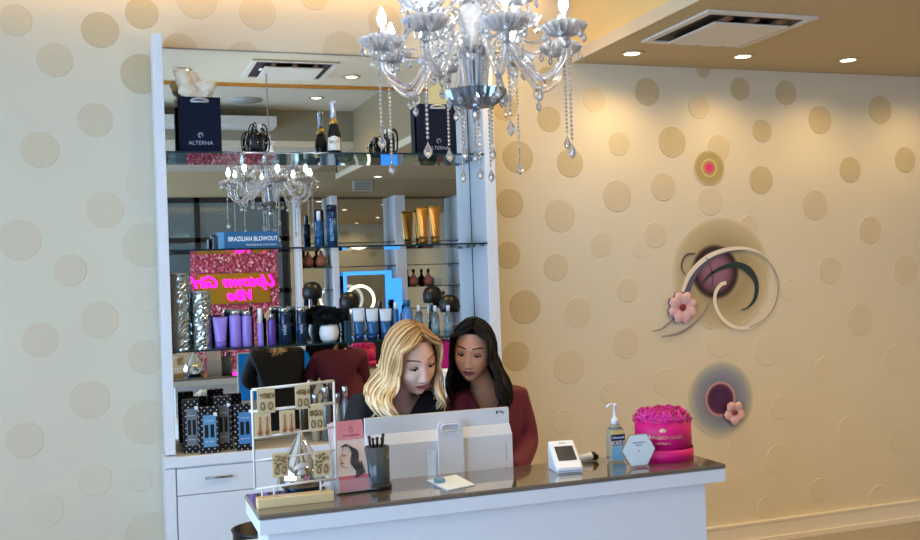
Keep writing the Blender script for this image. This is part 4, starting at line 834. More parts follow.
for sx, c0 in ((1, 0), (-1, PI)):
    for k in range(9): a = c0-PI/2+PI*k/8; pts.append((xm+sx*.020+.011*math.cos(a), MY-.0512, hz+.011*math.sin(a)))
q.tube(pts+[pts[0]], .0022, 6); q.prism([(a[0], MY-.0508, a[2]) for a in pts], (0, .0005, 0), 1); q.build('cable_slot', [m_mon, mat('slot_shadow', (196, 200, 206), .4)], st)
q = MB(); q.box((xm-.10, MY-.08, .7448), (xm+.10, MY+.10, .7505), 0, .002); q.build('foot', m_mon, t)
p = at(500, 412, MY); q = MB(); q.text('Pay', .013, face_front((p.x+.006, MY-.0006, p.z))); q.ell((p.x-.012, MY-.001, p.z), (.0042, .0006, .0045), seg=12, rings=8); q.ell((p.x-.0105, MY-.001, p.z+.006), (.0012, .0006, .002), seg=8, rings=6); q.build('logo', mat('ink_black', (30, 32, 36), .5), t)
q = MB(); p = at(507, 452, MY-.025); q.box((p.x-.003, MY-.0245, p.z-.03), (p.x-.001, MY-.0241, p.z+.03)); q.build('port_line', mat('port_grey', (150, 154, 160), .5), t)
q = MB(); q.prism([(xl+.19, MY-.0247, zt-.088), (xl+.235, MY-.0247, zt-.088), (xl+.235, MY-.0007, zt-.003), (xl+.19, MY-.0007, zt-.003)], (0, .0004, 0)); 
# keyboard and phone and tissues on the work surface
q = MB(); q.box((.84, -1.70, .745), (1.18, -1.60, .757), 0, .003); t = thing('keyboard', (1.0, -1.65, .745), 'white keyboard on the low desk before the women', 'keyboard'); q.build('body', m_wht, t)
q = MB()
for i in range(13):
    for j in range(4): q.box((.85+i*.0248, -1.693+j*.022, .7575), (.871+i*.0248, -1.675+j*.022, .7595))
q.build('keys', mat('keys_white', (240, 240, 240), .5), t)
x = .545; t = thing('desk_phone', (x, -1.96, .7445), 'beige desk phone with a display under the ledge, seen in the mirror', 'phone'); q = MB(); q.xf = Matrix.Translation((x, -1.99, .747)) @ Matrix.Rotation(math.radians(28), 4, 'X'); q.box((-.05, 0, 0), (.05, .02, .17), 0, .004)
q = MB(); q.xf = Matrix.Translation((x, -1.93, .747)) @ Matrix.Rotation(math.radians(22), 4, 'X'); q.box((-.055, -.02, 0), (.055, 0, .15), 0, .004); q.build('body', mat('phone_beige', (214, 204, 186), .4), t)
q2 = MB(); q2.xf = q.xf; q2.box((-.032, .0005, .095), (.032, .002, .13)); q2.build('display', mat('phone_display', (70, 92, 96), .2), t)
q2 = MB(); q2.xf = q.xf
for i in range(3):
    for j in range(4): q2.box((-.03+i*.022, .0005, .012+j*.019), (-.014+i*.022, .003, .025+j*.019))
q2.build('keys', mat('phone_keys', (90, 92, 90), .4), t)
p = vat(203, 397, -1.72); x = p.x; t = thing('tissue_box', (x, -1.72, .7445), 'pale blue tissue box on the low desk, seen in the mirror', 'tissue box'); q = MB(); q.box((x-.06, -1.78, .7445), (x+.06, -1.66, .865), 0, .003); q.build('box', mat('tissue_blue', (176, 214, 226), .4), t)
q = crumple(x, -1.72, .905, .06, .05, .055, 3); q.build('tissue', mat('tissue_white', (238, 238, 236), .8), t)
# flowers on the wall mural
def wall_flower(px, py, rpx, n, label, rot):
    c = at(px, py, -.012); k = rpx/1000*CAMP.y*-1.05; R_ = (at(px, py-rpx).z-at(px, py+rpx).z)/2
    t = thing('wall_flower', (c.x, -.009, c.z), label, 'wall flower', None)
    for i in range(n):
        a = rot+2*PI*i/n; q = MB(); L, Wd = R_, R_*(.40 if n > 6 else .48); G = 8; vs = []
        for u in range(G+1):
            for v_ in range(7):
                f = u/G; s = (v_/6-.5)*2; ww = Wd*math.sin(PI*min(.93, .12+.86*f))**.6*s; rad = L*(.12+.88*f)*(1-.06*s*s+ (.0 if abs(s) > .2 else -.05*f)); hgt = .012+.016*math.sin(PI*f*.8)*(1-.5*s*s)+.003*(i % 2)
                vs.append((c.x+rad*math.cos(a)-ww*math.sin(a), -hgt, c.z+rad*math.sin(a)+ww*math.cos(a)))
        q.add(vs, [(u*7+v_, u*7+v_+1, (u+1)*7+v_+1, (u+1)*7+v_) for u in range(G) for v_ in range(6)], 0, True); q.add([V((v_[0], -.0075, v_[2])) for v_ in vs], [(u*7+v_, (u+1)*7+v_, (u+1)*7+v_+1, u*7+v_+1) for u in range(G) for v_ in range(6)], 1, True)
        q.build('petal', [mat('petal_dusty', (212, 172, 178), .45, noise=.1, nscale=40), mat('petal_under', (120, 76, 82), .5)], t, recalc=False)
    q = MB(); rn = random.Random(n)
    for i in range(16): aa = rn.uniform(0, 6.28); rr2 = rn.uniform(0, R_*.17); q.ell((c.x+rr2*math.cos(aa), -.030-rn.uniform(0, .006), c.z+rr2*math.sin(aa)), R_*.05, seg=8, rings=6)
    q.lathe([(R_*.18, 0), (R_*.14, .028)], (0, 0, 0), 12) if 0 else q.ell((c.x, -.02, c.z), (R_*.2, .012, R_*.2), seg=14, rings=8)
    q.build('stamens', mat('stamen_red', (128, 44, 52), .5), t)
wall_flower(682, 307.5, 17, 8, 'larger dusty pink wall flower at the root of the painted swirl', .3)
wall_flower(734, 412.5, 12.5, 5, 'smaller dusty pink wall flower on the blue and plum circle', .9)
# waste bin between cabinet and counter, and stool at left
p = at(252, 531, -1.0); t = thing('waste_bin', (.535, -1.02, 0), 'black waste bin behind the left end of the counter', 'bin'); zb_ = at(252, 535, -1.12).z
q = MB(); q.lathe([(.10, 0), (.125, zb_-.01), (.13, zb_), (.12, zb_), (.095, .01), (1e-4, .01)], (.535, -1.02, 0), 28); q.build('body', m_black, t)
# ================================================================== CHANDELIER
CX, CY = 1.073, -2.12
CH = V((CX, CY, 2.16)); chd = thing('chandelier', CH, 'large clear crystal chandelier with white candle bulbs over the counter', 'chandelier')
m_cry = mat('crystal', (252, 253, 255), .0, trans=.9, ior=1.55, spec=1.)
m_cut = mat('cut_crystal', (250, 252, 255), .0, trans=.85, ior=1.5, spec=1., bump=.9, bscale=90)
def translucent(m, f):
    nt = m.node_tree; b_ = nt.nodes['Principled BSDF']; o_ = nt.nodes['Material Output']; t_ = nt.nodes.new('ShaderNodeBsdfTranslucent'); d_ = nt.nodes.new('ShaderNodeBsdfDiffuse'); a_ = nt.nodes.new('ShaderNodeMixShader'); x_ = nt.nodes.new('ShaderNodeMixShader')
    t_.inputs[0].default_value = (.95, .97, 1, 1); d_.inputs[0].default_value = (.95, .97, 1, 1); a_.inputs[0].default_value = .35; x_.inputs[0].default_value = f
    nt.links.new(t_.outputs[0], a_.inputs[1]); nt.links.new(d_.outputs[0], a_.inputs[2]); nt.links.new(b_.outputs[0], x_.inputs[1]); nt.links.new(a_.outputs[0], x_.inputs[2]); nt.links.new(x_.outputs[0], o_.inputs[0])
translucent(m_cut, .30); translucent(m_cry, .07)
m_bulb = mat('bulb_white', (240, 246, 255), .3, emit=170)
m_slv = mat('candle_sleeve', (228, 232, 236), .3)
def rot0(q): q.xf = Matrix.Translation((CX, CY, 0)); return q
def drop(q, x, z, s=1.):                      # faceted pear drop hanging at (x,0,z)
    q.lathe([(.0008, 0), (.002*s, -.004*s), (.0095*s, -.020*s), (.0075*s, -.027*s), (.0006, -.035*s)], (x, 0, z), 6, 0, False)
def arm(R_, z0, zb, low, rise, L):
    """one arm along +x: R_ reach, zb pan height, low its lowest height"""
    q = rot0(MB()); path = [V((.03, 0, z0)), V((.038, 0, z0+.5*(rise-z0))), V((.06, 0, rise-.012)), V((.092, 0, rise)), V((.125, 0, rise-.03)), V((R_*.56, 0, (rise+low)/2-.01)), V((R_*.72, 0, low)), V((R_*.88, 0, low+.012)), V((R_*.985, 0, low+.05)), V((R_, 0, zb-.008))]
    q.tube(catmull(path, 6), .0105, 10); q.lathe([(.004, zb-.035), (.012, zb-.028), (.009, zb-.018), (.014, zb-.008), (.01, zb-.001)], (R_, 0, 0), 14); a = q.build('arm', m_cry, chd, CH)
    q = rot0(MB()); q.lathe([(.012, zb+.0), (.034, zb+.004), (.052, zb+.016), (.064, zb+.034), (.058, zb+.033), (.045, zb+.018), (.02, zb+.009)], (R_, 0, 0), 54, sm=False, flute=.15, fn=18)
    q.lathe([(.01, zb+.009), (.026, zb+.016), (.040, zb+.036), (.044, zb+.044), (.036, zb+.036), (.018, zb+.022)], (R_, 0, 0), 42, sm=False, flute=.18, fn=14); q.build('drip_pan', m_cut, a, CH)
    q = rot0(MB()); q.lathe([(.011, zb+.0095), (.011, zb+.030), (.0085, zb+.031), (.0085, zb+.072)], (R_, 0, 0), 14, 0); q.build('candle_sleeve', m_steel, a, CH)
    q = rot0(MB()); q.lathe([(.006, zb+.0725), (.0125, zb+.086), (.0135, zb+.096), (.009, zb+.112), (.003, zb+.126), (.0006, zb+.13)], (R_, 0, 0), 14); q.build('bulb', m_bulb, a, CH)
    q = rot0(MB()); rn = random.Random(int(L*1000)); n = int(L/.0128)
    for i in range(n): q.ell((R_+.012, 0, zb-.02-i*.0128), (.0048, .0048, .0055), seg=7, rings=5, sm=False)
    q.tube([(R_+.012, 0, zb-.01), (R_+.012, 0, zb-.02-n*.0128)], .0006, 4); drop(q, R_+.012, zb-.02-n*.0128, 1.35)
    q.build('bead_string', m_cry, a, CH)
    for k in range(6):
        q = rot0(MB()); aa = .7+k*2*PI/6; ox, oy = R_+.061*math.cos(aa), .061*math.sin(aa); q.xf = q.xf @ Matrix.Translation((0, oy, 0)); q.ell((ox, 0, zb+.024), .004, seg=7, rings=5); q.tube([(ox, 0, zb+.03), (ox, 0, zb+.012)], .0006, 4); drop(q, ox, zb+.016, .95); q.build('rim_pendant', m_cry, a, CH)
    q = rot0(MB()); xr_ = R_*.72; q.tube([(xr_+.015*math.cos(t_*PI/8), 0, low-.017+.015*math.sin(t_*PI/8)) for t_ in range(17)], .0036, 6); drop(q, xr_, low-.034, 1.1); q.ell((xr_, 0, low-.034), .004, seg=6, rings=5)
    q.build('ring_pendant', m_cry, a, CH)
    return a
def spin(a, ang, zs=0.):
    def cp(o, par):
        c = o.copy(); COL.objects.link(c); c.parent = par
        for k in kids(o): cp(k, c)
        return c
    c = cp(a, chd); c.rotation_euler = (0, 0, ang); return c
a1 = arm(.298, 2.19, 2.315, 2.205, 2.345, .30); a3 = arm(.288, 2.19, 2.305, 2.20, 2.335, .235); a2 = arm(.195, 2.30, 2.41, 2.345, 2.43, .11)
base_a = math.radians(-28-19)
for k in range(2, 8): spin(a1 if k % 2 == 0 else a3, base_a+k*PI/4)
for k in range(1, 4): spin(a2, math.radians(20)+k*PI/2)
a1.rotation_euler = (0, 0, base_a); a3.rotation_euler = (0, 0, base_a+PI/4+.0001); a2.rotation_euler = (0, 0, math.radians(20))

# centre
q = rot0(MB()); q.lathe([(.012, 2.135), (.05, 2.142), (.078, 2.160), (.090, 2.190), (.084, 2.192), (.068, 2.170), (.02, 2.156)], (0, 0, 0), 60, sm=False, flute=.09, fn=20); q.build('bowl', mat('smoke_crystal', (150, 160, 168), .02, trans=.55, metal=.25, spec=1.), chd, CH)
q = rot0(MB()); q.lathe([(.004, 2.10), (.012, 2.106), (.014, 2.12), (.010, 2.1345)], (0, 0, 0), 16); q.build('finial', m_chrome, chd, CH)
q = rot0(MB()); q.lathe([(.018, 2.157), (.018, 2.285), (.026, 2.29), (.02, 2.30), (.03, 2.33), (.046, 2.40), (.05, 2.43), (.034, 2.45), (.018, 2.46), (.03, 2.475), (.042, 2.53), (.03, 2.58), (.014, 2.60), (.016, 2.66), (.006, 2.67)], (0, 0, 0), 40, flute=.05, fn=10); q.build('column', m_cut, chd, CH)
for zc, rc in ((2.30, .05), (2.46, .07), (2.60, .055)):
    q = rot0(MB()); q.lathe([(.016, zc), (rc*.7, zc+.006), (rc, zc+.022), (rc*.93, zc+.022), (rc*.6, zc+.012), (.016, zc+.008)], (0, 0, 0), 48, sm=False, flute=.10, fn=16); q.build('collar', m_cut, chd, CH)
for k in range(10):
    a = k*PI/5
    for rr2, zz2, s_ in ((.068, 2.475, .9), (.086, 2.178, 1.0)):
        q = rot0(MB()); M0 = q.xf; q.xf = M0 @ Matrix.Rotation(a, 4, 'Z'); q.ell((rr2, 0, zz2), .004, seg=6, rings=5); drop(q, rr2, zz2-.005, s_); q.build('centre_pendant', m_cry, chd, CH)
for k in range(6):
    q = rot0(MB()); q.xf = q.xf @ Matrix.Rotation(k*PI/3+.3, 4, 'Z'); n = 9 if k % 2 else 14
    for i in range(n): q.ell((.05, 0, 2.13-i*.0128), (.0048, .0048, .0055), seg=7, rings=5, sm=False)
    q.tube([(.05, 0, 2.141), (.05, 0, 2.13-n*.0128)], .0006, 4); drop(q, .05, 2.13-n*.0128, 1.2); q.build('bead_string', m_cry, chd, CH)
q = rot0(MB()); zc = 2.67; i = 0
while zc < CE-.03:
    M0 = q.xf; q.xf = M0 @ Matrix.Translation((0, 0, zc+.012)) @ Matrix.Rotation(PI/2*(i % 2), 4, 'Z'); q.tube([(.007*math.cos(t_*PI/5), 0, .014*math.sin(t_*PI/5)) for t_ in range(11)], .0018, 5); q.xf = M0; zc += .021; i += 1
q.build('chain', m_steel, chd, CH)
q = rot0(MB()); q.lathe([(.01, CE-.03), (.05, CE-.02), (.06, CE-.0005)], (0, 0, 0), 28); q.build('ceiling_rose', m_chrome, chd, CH)

for k in range(8):                            # swags of beads from the column to each outer pan
    q = rot0(MB()); ang = base_a+k*PI/4; R2 = .27 if k % 2 == 0 else .26; n = 24
    for i in range(n+1):
        t_ = i/n; r_ = .055+(R2-.055)*t_; z_ = 2.485+(2.335-2.485)*t_-.085*math.sin(PI*t_); q.ell((r_*math.cos(ang), r_*math.sin(ang), z_), .0046, seg=7, rings=5, sm=False)
    q.tube([((.055+(R2-.055)*i/n)*math.cos(ang), (.055+(R2-.055)*i/n)*math.sin(ang), 2.485-.15*i/n-.085*math.sin(PI*i/n)) for i in range(n+1)], .0006, 4)
    q.build('bead_swag', m_cry, chd, CH)
    a = ang+PI/8; q = rot0(MB()); q.ell((.16*math.cos(a), .16*math.sin(a), 2.262), .013, seg=10, rings=8, sm=False); q.tube([(.05*math.cos(a), .05*math.sin(a), 2.305), (.11*math.cos(a), .11*math.sin(a), 2.30), (.16*math.cos(a), .16*math.sin(a), 2.275)], .0035, 6)
    q.build('crystal_spur', m_cry, chd, CH)
# ================================================================== PEOPLE
def skin_mesh(joints, edges, sub=2, root=0):
    me = bpy.data.meshes.new('sk'); me.from_pydata([V(j[:3]) for j in joints], edges, [])
    o = bpy.data.objects.new('sk', me); COL.objects.link(o)
    o.modifiers.new('s', 'SKIN').use_smooth_shade = True
    if not me.skin_vertices: me.attributes  # layer is created by the modifier
    sv = me.skin_vertices[0].data
    for i, j in enumerate(joints): sv[i].radius = (j[3], j[4] if len(j) > 4 else j[3]); sv[i].use_root = (i == root)
    m = o.modifiers.new('u', 'SUBSURF'); m.levels = sub; m.render_levels = sub
    bpy.context.view_layer.update(); dg = bpy.context.evaluated_depsgraph_get(); out = bpy.data.meshes.new_from_object(o.evaluated_get(dg))
    bpy.data.objects.remove(o); bpy.data.meshes.remove(me)
    for p in out.polygons: p.use_smooth = True
    return out
def g2(x, z, cx, cz, sx, sz): return math.exp(-((x-cx)/sx)**2-((z-cz)/sz)**2)
HA, HB_, HC = .074, .093, .118
def awidth(z):
    t = max(0., -z-.005)/.113
    return HA*(1-.33*t**1.9) if z < 0 else HA*(1-.02*z/.1)
def relief(x, z):
    """forward relief of the face in metres (x sideways, z up from the head centre)"""
    d = 0
    ax = abs(x)
    nz = (.022-z)/.062                                  # 0 at the bridge, 1 at the base of the nose
    if -.35 < nz < 1.25:
        k = max(0, min(1, nz)); amp = .004+.0160*k**1.35; sg = .0075+.0045*k
        fade = 1/(1+math.exp((nz-1.04)*38)); top = 1/(1+math.exp(-(nz+.12)*14)); d += amp*math.exp(-(x/sg)**2)*fade*top
    d += .006*g2(ax, z, .0125, -.036, .006, .0075)       # nostril wings
    d -= .0075*g2(ax, z, .031, .011, .0175, .0125)       # eye sockets
    d += .0045*g2(ax, z, .028, .034, .022, .008)         # brow
    d += .005*g2(ax, z, .040, -.026, .020, .024)        # cheek bones
    d += .0075*g2(x, z, 0, -.0555, .019, .0062)+.0078*g2(x, z, 0, -.0695, .017, .0068) - .0035*g2(x, z, 0, -.0625, .023, .0022)
    d -= .003*g2(x, z, 0, -.081, .018, .005)
    d += .0125*g2(x, z, 0, -.099, .021, .015)            # chin
    return d
def front_y(x, z):
    a = awidth(z); u = max(0., 1-(x/a)**2-(z/HC)**2); return -HB_*u**.40-relief(x, z)
def head_parts(q, mats):
    """head in its own frame (faces -y), material slots: 0 skin 1 lips 2 brow 3 white 4 iris 5 lash 6 lid 7 nostril"""
    seg, rg = 120, 96; vs = []
    for i in range(rg+1):
        th = PI*i/rg; uz = -math.cos(th); st = math.sin(th); z = HC*uz; a = awidth(z)
        for k in range(seg):
            an = 2*PI*k/seg; ux = st*math.cos(an); uy = st*math.sin(an); x = a*ux
            if uy <= 0:
                u = max(0., 1-ux*ux-uz*uz); y = -HB_*u**.40
                w_ = min(1, (-uy)*3); y -= relief(x, z)*w_
            else: y = .1*uy**.8*(1 if z > -.02 else max(.35, 1-(-z-.02)*7))
            vs.append((x, y, z))
    fs = [(i*seg+k, i*seg+(k+1) % seg, (i+1)*seg+(k+1) % seg, (i+1)*seg+k) for i in range(rg) for k in range(seg)]
    q.add(vs, fs, 0, True)
    def patch(f_lo, f_hi, x0, x1, off, m, nx=22, nz=5):
        vv = []
        for i in range(nx+1):
            x = x0+(x1-x0)*i/nx; lo, hi = f_lo(x), f_hi(x)
            for j in range(nz+1): z = lo+(hi-lo)*j/nz; e = math.sin(PI*j/nz); vv.append((x, front_y(x, z)-off*(.25+.75*e), z))
        q.add(vv, [(i*(nz+1)+j, (i+1)*(nz+1)+j, (i+1)*(nz+1)+j+1, i*(nz+1)+j+1) for i in range(nx) for j in range(nz)], m, True)
    c = lambda x: max(0, 1-(x/.0245)**2)
    patch(lambda x: -.0628, lambda x: -.0628+.0085*c(x)**.7-.0014*math.exp(-(x/.004)**2), -.0245, .0245, .0012, 1)
    patch(lambda x: -.0632-.0098*c(x)**.8, lambda x: -.0632, -.0235, .0235, .0014, 1)
    patch(lambda x: -.0636, lambda x: -.0624, -.024, .024, .0019, 7, 18, 2)
    for s in (-1, 1):
        patch(lambda x: .0335+.0038*math.sin(min(1, max(0, (abs(x)-.012)/.042))*2.9), lambda x: .0382+.0042*math.sin(min(1, max(0, (abs(x)-.012)/.042))*2.7), s*.013, s*.052, .0016, 2, 16, 3)
        ex, ez = s*.0305, .010; ey = front_y(ex, ez)+.0068
        q.ell((ex, ey, ez), .0128, 3, 20, 14)
        q.ell((ex-s*.001, ey-.0103, ez-.0035), (.0066, .0034, .0066), 4, 14, 8)
        # upper lid : shell over the upper part of the ball (looking down)
        R_ = .0142; vv = []; n1, n2 = 16, 8
        for i in range(n1+1):
            az = -PI*.5+PI*i/n1
            for j in range(n2+1):
                el = -.02+(1.6)*j/n2; vv.append((ex+R_*1.18*math.sin(az)*math.cos(el), ey-R_*math.cos(az)*math.cos(el), ez+R_*math.sin(el)-.0008*abs(math.sin(az))))
        q.add(vv, [(i*(n2+1)+j, (i+1)*(n2+1)+j, (i+1)*(n2+1)+j+1, i*(n2+1)+j+1) for i in range(n1) for j in range(n2)], 6, True)
        vv = []
        for i in range(n1+1):
            az = -PI*.5+PI*i/n1
            for j in range(4): el = -1.35+.75*j/3; vv.append((ex+R_*1.15*math.sin(az)*math.cos(el), ey-R_*.97*math.cos(az)*math.cos(el), ez+R_*math.sin(el)))
        q.add(vv, [(i*4+j, (i+1)*4+j, (i+1)*4+j+1, i*4+j+1) for i in range(n1) for j in range(3)], 0, True)
        lash = [(ex+(R_*1.2)*math.sin(az)*math.cos(-.04), ey-(R_+.0012)*math.cos(az)*math.cos(-.04), ez+R_*math.sin(-.04)-.0008*abs(math.sin(az))) for az in [-1.35+2.7*i/12 for i in range(13)]]
        q.tube(lash, [.001]+[.0026]*11+[.001], 6, 5)
        q.tube([(v_[0], v_[1]-.0006, v_[2]+.0075) for v_ in lash[1:-1]], .0008, 5, 5)
        q.ell((s*.0085, front_y(s*.0085, -.043)+.0015, -.0445), (.0032, .003, .0018), 7, 8, 6)
        # ear
        q.ell((s*.0735, .012, .0), (.008, .017, .029), 0, 14, 10); q.ell((s*.0775, .008, .002), (.003, .010, .018), 6, 10, 8)
def hair_mat(name, stops, rough):
    m = mat(name, (128, 128, 128), rough, spec=.5 if rough < .44 else .2); nt = m.node_tree; b_ = nt.nodes['Principled BSDF']
    at_ = nt.nodes.new('ShaderNodeAttribute'); at_.attribute_name = 'lock'; rp = nt.nodes.new('ShaderNodeValToRGB'); e = rp.color_ramp.elements
    while len(e) < len(stops): e.new(.5)
    for i, (p_, c_) in enumerate(stops): e[i].position = p_; e[i].color = lin(c_)+(1,)
    nt.links.new(at_.outputs['Fac'], rp.inputs[0]); nt.links.new(rp.outputs[0], b_.inputs['Base Color'])
    return m
def hair(HM, part_x, phi0, n, length, wave, mat_, seed, parent, loc, root=(.0, .25), puff=.012, rad=.0062, spread=.02, rs=1., ls=1.):
    rn = random.Random(seed); q = MB(); q.attr = []; A, B, C_ = HA+puff, HB_+puff+.004, HC+puff
    # cap
    seg, rg = 40, 22; vs = []
    for i in range(rg+1):
        for k in range(seg):
            az = 2*PI*k/seg; el = PI/2*(1-i/rg*1.28); fx = math.cos(az); fy = math.sin(az)
            if fy < -.30:                             # keep the face free
                lim = .60+.0*fx; el = max(el, lim+.30*(abs(fy)-.30)) if i > 3 else el
                el = max(el, lim-.5*abs(fx))
            vs.append(HM @ V(((A-.006)*math.cos(el)*fx, (B-.006)*math.cos(el)*fy+.004, (C_-.004)*math.sin(el))))
    q.add(vs, [(i*seg+k, (i+1)*seg+k, (i+1)*seg+(k+1) % seg, i*seg+(k+1) % seg) for i in range(rg) for k in range(seg)], 0, True)
    q.attr += [.12]*len(vs); cen = HM @ V((0, 0, 0)); 
    for i in range(n):
        s = 1 if i % 2 else -1; f = ((i//2)+rn.random()*.9)/(n/2); phi = math.radians(phi0+(92-phi0)*f)
        lay = rn.random()
        y0 = -.062+.125*f**.8; x0 = part_x+s*.004*rn.random()
        st = V((x0, y0, (C_+.004*lay)*math.sqrt(max(.05, 1-(y0/B)**2-(x0/A)**2)))); k_ = 1+.10*lay
        en = V((s*A*math.cos(phi)*k_, B*math.sin(phi)*k_+.006, -.018)); P_ = []
        N = 7
        for j in range(N+1):
            t_ = j/N; p_ = st.lerp(en, t_); # bring onto the ellipsoid
            r_ = math.sqrt((p_.x/A)**2+(p_.y/B)**2+(p_.z/C_)**2); sc_ = (1.0+.09*lay)/max(r_, .2)
            pp = V((p_.x*sc_, p_.y*sc_, p_.z*sc_)) if t_ < .999 else en
            if pp.y < -.03 and pp.z < .085 and abs(pp.x) < A*.86: pp.x = s*A*.9
            P_.append(HM @ pp)
        last = P_[-1]; out = (last-cen); out.z = 0; out = out.normalized(); L = length*(.86+.2*rn.random())*(1-.10*(1-f)); ph = rn.uniform(0, 6.3)*.25+ (0 if s > 0 else 2)+f*2
        M_ = 16; side = out.cross(V((0, 0, 1)))
        for j in range(1, M_+1):
            t_ = j/M_; amp = wave*t_**.7; w1 = math.sin(ph+t_*L/.105*2*PI*.5*1.6)
            P_.append(last+V((0, 0, -L*t_))+out*((spread*ls if s < 0 else spread*rs)*math.sin(t_*PI*.55)+amp*w1*(.7 if s < 0 else .5))+side*(amp*math.cos(ph+t_*L/.105*PI*1.6)*.8))
        nP = len(P_); r0 = rad*rn.uniform(.7, 1.15); R_ = [r0*(.45+.75*min(1, j/5)) if j < nP*.62 else r0*1.2*max(.12, 1-((j/nP-.62)/.38)**1.6) for j in range(nP)]
        o0 = len(q.v); q.tube(P_, R_, 6, 0, flat=.55); c_ = min(1, max(0, rn.gauss(.55, .22))); cnt = len(q.v)-o0
        for j in range(nP):
            tt = j/nP; q.attr += [max(0, min(1, c_*(root[0]+root[1]+(1-root[1]-root[0])*min(1, tt*1.9))))]*6
    o = q.build('hair', mat_, parent, loc, recalc=False); return o
def J(px, py, y, r, r2=None): p = at(px, py, y); return (p.x, p.y, p.z, r, r2 or r)
def hand(q, W, dirv, side, m=0, curl=.5):
    """palm + 4 fingers + thumb starting from the wrist W; returns nothing, adds skin tubes"""
    d = V(dirv).normalized(); up = V((0, 0, 1)); sd = d.cross(up).normalized()*side
    palm = W+d*.045; q.xf = Matrix.Identity(4)
    M_ = Matrix((sd, d, up)).transposed().to_4x4(); M_.translation = W+d*.045; old = q.xf; q.xf = M_; q.ell((0, 0, 0), (.040, .052, .015), m, 18, 12); q.xf = old
    for k, (o_, L) in enumerate(((-.028, .070), (-.0095, .080), (.0095, .075), (.027, .058))):
        b0 = W+d*.082+sd*o_; q.tube(catmull([b0-d*.012, b0+d*L*.3+up*.008, b0+d*L*.68+up*.004, b0+d*L*.93-up*.012], 4), [.0088]*5+[.0082]*4+[.0074]*3+[.005], 8, m)
    b0 = W+d*.02-sd*.030; q.tube(catmull([b0, b0+d*.025-sd*.018, b0+d*.05-sd*.024-up*.004, b0+d*.068-sd*.02-up*.01], 4), [.0105]*8+[.009]*4+[.006], 8, m)
def person(label, HC_px, hy, yaw, pitch, tilt, hs, sk, mats, cloth_m, neck_px, torso, arms, vneck, seat):
    """torso: list of (px|None..)"""
    hc = at(HC_px[0], HC_px[1], hy); HM = Matrix.Translation(hc) @ Matrix.Rotation(math.radians(yaw), 4, 'Z') @ Matrix.Rotation(math.radians(tilt), 4, 'Y') @ Matrix.Rotation(math.radians(pitch), 4, 'X') @ Matrix.Diagonal((hs, hs, hs, 1))
    base = V((seat[0], seat[1], 0)); T = thing('person', base, label, 'person')
    nk = at(neck_px[0], neck_px[1], neck_px[2]); px_, py_ = seat[0], seat[1]; zS = seat[2]
    hb = HM @ V((0, .03, -.05))
    J_ = [(px_, py_, zS+.10, .135, .105), (px_*.6+nk.x*.4, py_*.6+nk.y*.4, zS+.30, .112, .09), (px_*.25+nk.x*.75, py_*.25+nk.y*.75+.0, nk.z-.22, .125, .092), (nk.x, nk.y+.015, nk.z-.078, .078, .060), (nk.x, nk.y, nk.z, .046, .046), (nk.x*.5+hb.x*.5, nk.y*.5+hb.y*.5, nk.z*.5+hb.z*.5, .043, .043), (hb.x, hb.y, hb.z, .045, .045)]
    E_ = [(i, i+1) for i in range(6)]
    for s, A_ in zip((-1, 1), arms):
        sh, el, wr = [at(*a) for a in A_]; i0 = len(J_)
        J_ += [(sh.x, sh.y, sh.z, .045), (sh.x*.5+el.x*.5, sh.y*.5+el.y*.5, sh.z*.5+el.z*.5, .043), (el.x, el.y, el.z, .036), (el.x*.5+wr.x*.5, el.y*.5+wr.y*.5, el.z*.5+wr.z*.5, .034), (wr.x, wr.y, wr.z, .024)]
        E_ += [(3, i0)]+[(i0+k, i0+k+1) for k in range(4)]
    L0 = len(J_)
    for s in (-1, 1):
        i0 = len(J_); hx = px_+s*.09
        J_ += [(hx, py_-.03, zS+.075, .085), (hx+s*.02, py_-.22, zS+.07, .072), (hx+s*.02, py_-.35, zS+.05, .056), (hx+s*.02, py_-.33, .30, .052), (hx+s*.02, py_-.31, .09, .036), (hx+s*.02, py_-.33, .035, .032), (hx+s*.02, py_-.44, .025, .025)]
        E_ += [(0, i0)]+[(i0+k, i0+k+1) for k in range(6)]
    body = skin_mesh(J_, E_, 2)
    q = MB(); q.mesh(body, 0); q.xf = HM; head_parts(q, mats); q.xf = Matrix.Identity(4)
    for s, A_ in zip((-1, 1), arms): wr = at(*A_[2]); el = at(*A_[1]); d = (wr-el).normalized(); hand(q, wr, V((d.x, d.y, min(d.z, 0)*.15)), s)
    ob = q.build('body', mats, T)
    # clothes: same skeleton, a little wider
    Jc = [(a[0], a[1], a[2], a[3]+.014, (a[4] if len(a) > 4 else a[3])+.014) for a in J_]; Jc[3] = (*J_[3][:3], .104, .084); Jc[7] = (*J_[7][:3], .062, .062); Jc[12] = (*J_[12][:3], .062, .062); Jc[4] = (*J_[4][:3], .070, .066)
    top = [0, 1, 2, 3, 4]+list(range(7, L0)); mp = {k: i for i, k in enumerate(top)}
    # open the sleeve at the wrist and the top at the neck
    Ec = [(mp[a], mp[b_]) for a, b_ in E_ if a in mp and b_ in mp]
    Jt = [Jc[k] for k in top]
    cm = skin_mesh(Jt, Ec, 4)
    import bmesh
    bm = bmesh.new(); bm.from_mesh(cm); kill = []
    fw = (CAMP-nk); fw.z = 0; fw.normalize(); rt = V((-fw.y, fw.x, 0)); face = V((math.sin(math.radians(vneck[2])), -math.cos(math.radians(vneck[2])), 0)); rt = V((-face.y, face.x, 0))
    for f_ in bm.faces:
        c = f_.calc_center_median()-nk; u = c.dot(rt); v_ = c.dot(face); w_ = c.z
        if (abs(u) < .07 and w_ > -.002) or (abs(u) < .12 and v_ > .0 and w_ > -vneck[0]+abs(u)*vneck[0]/vneck[1]): kill.append(f_)
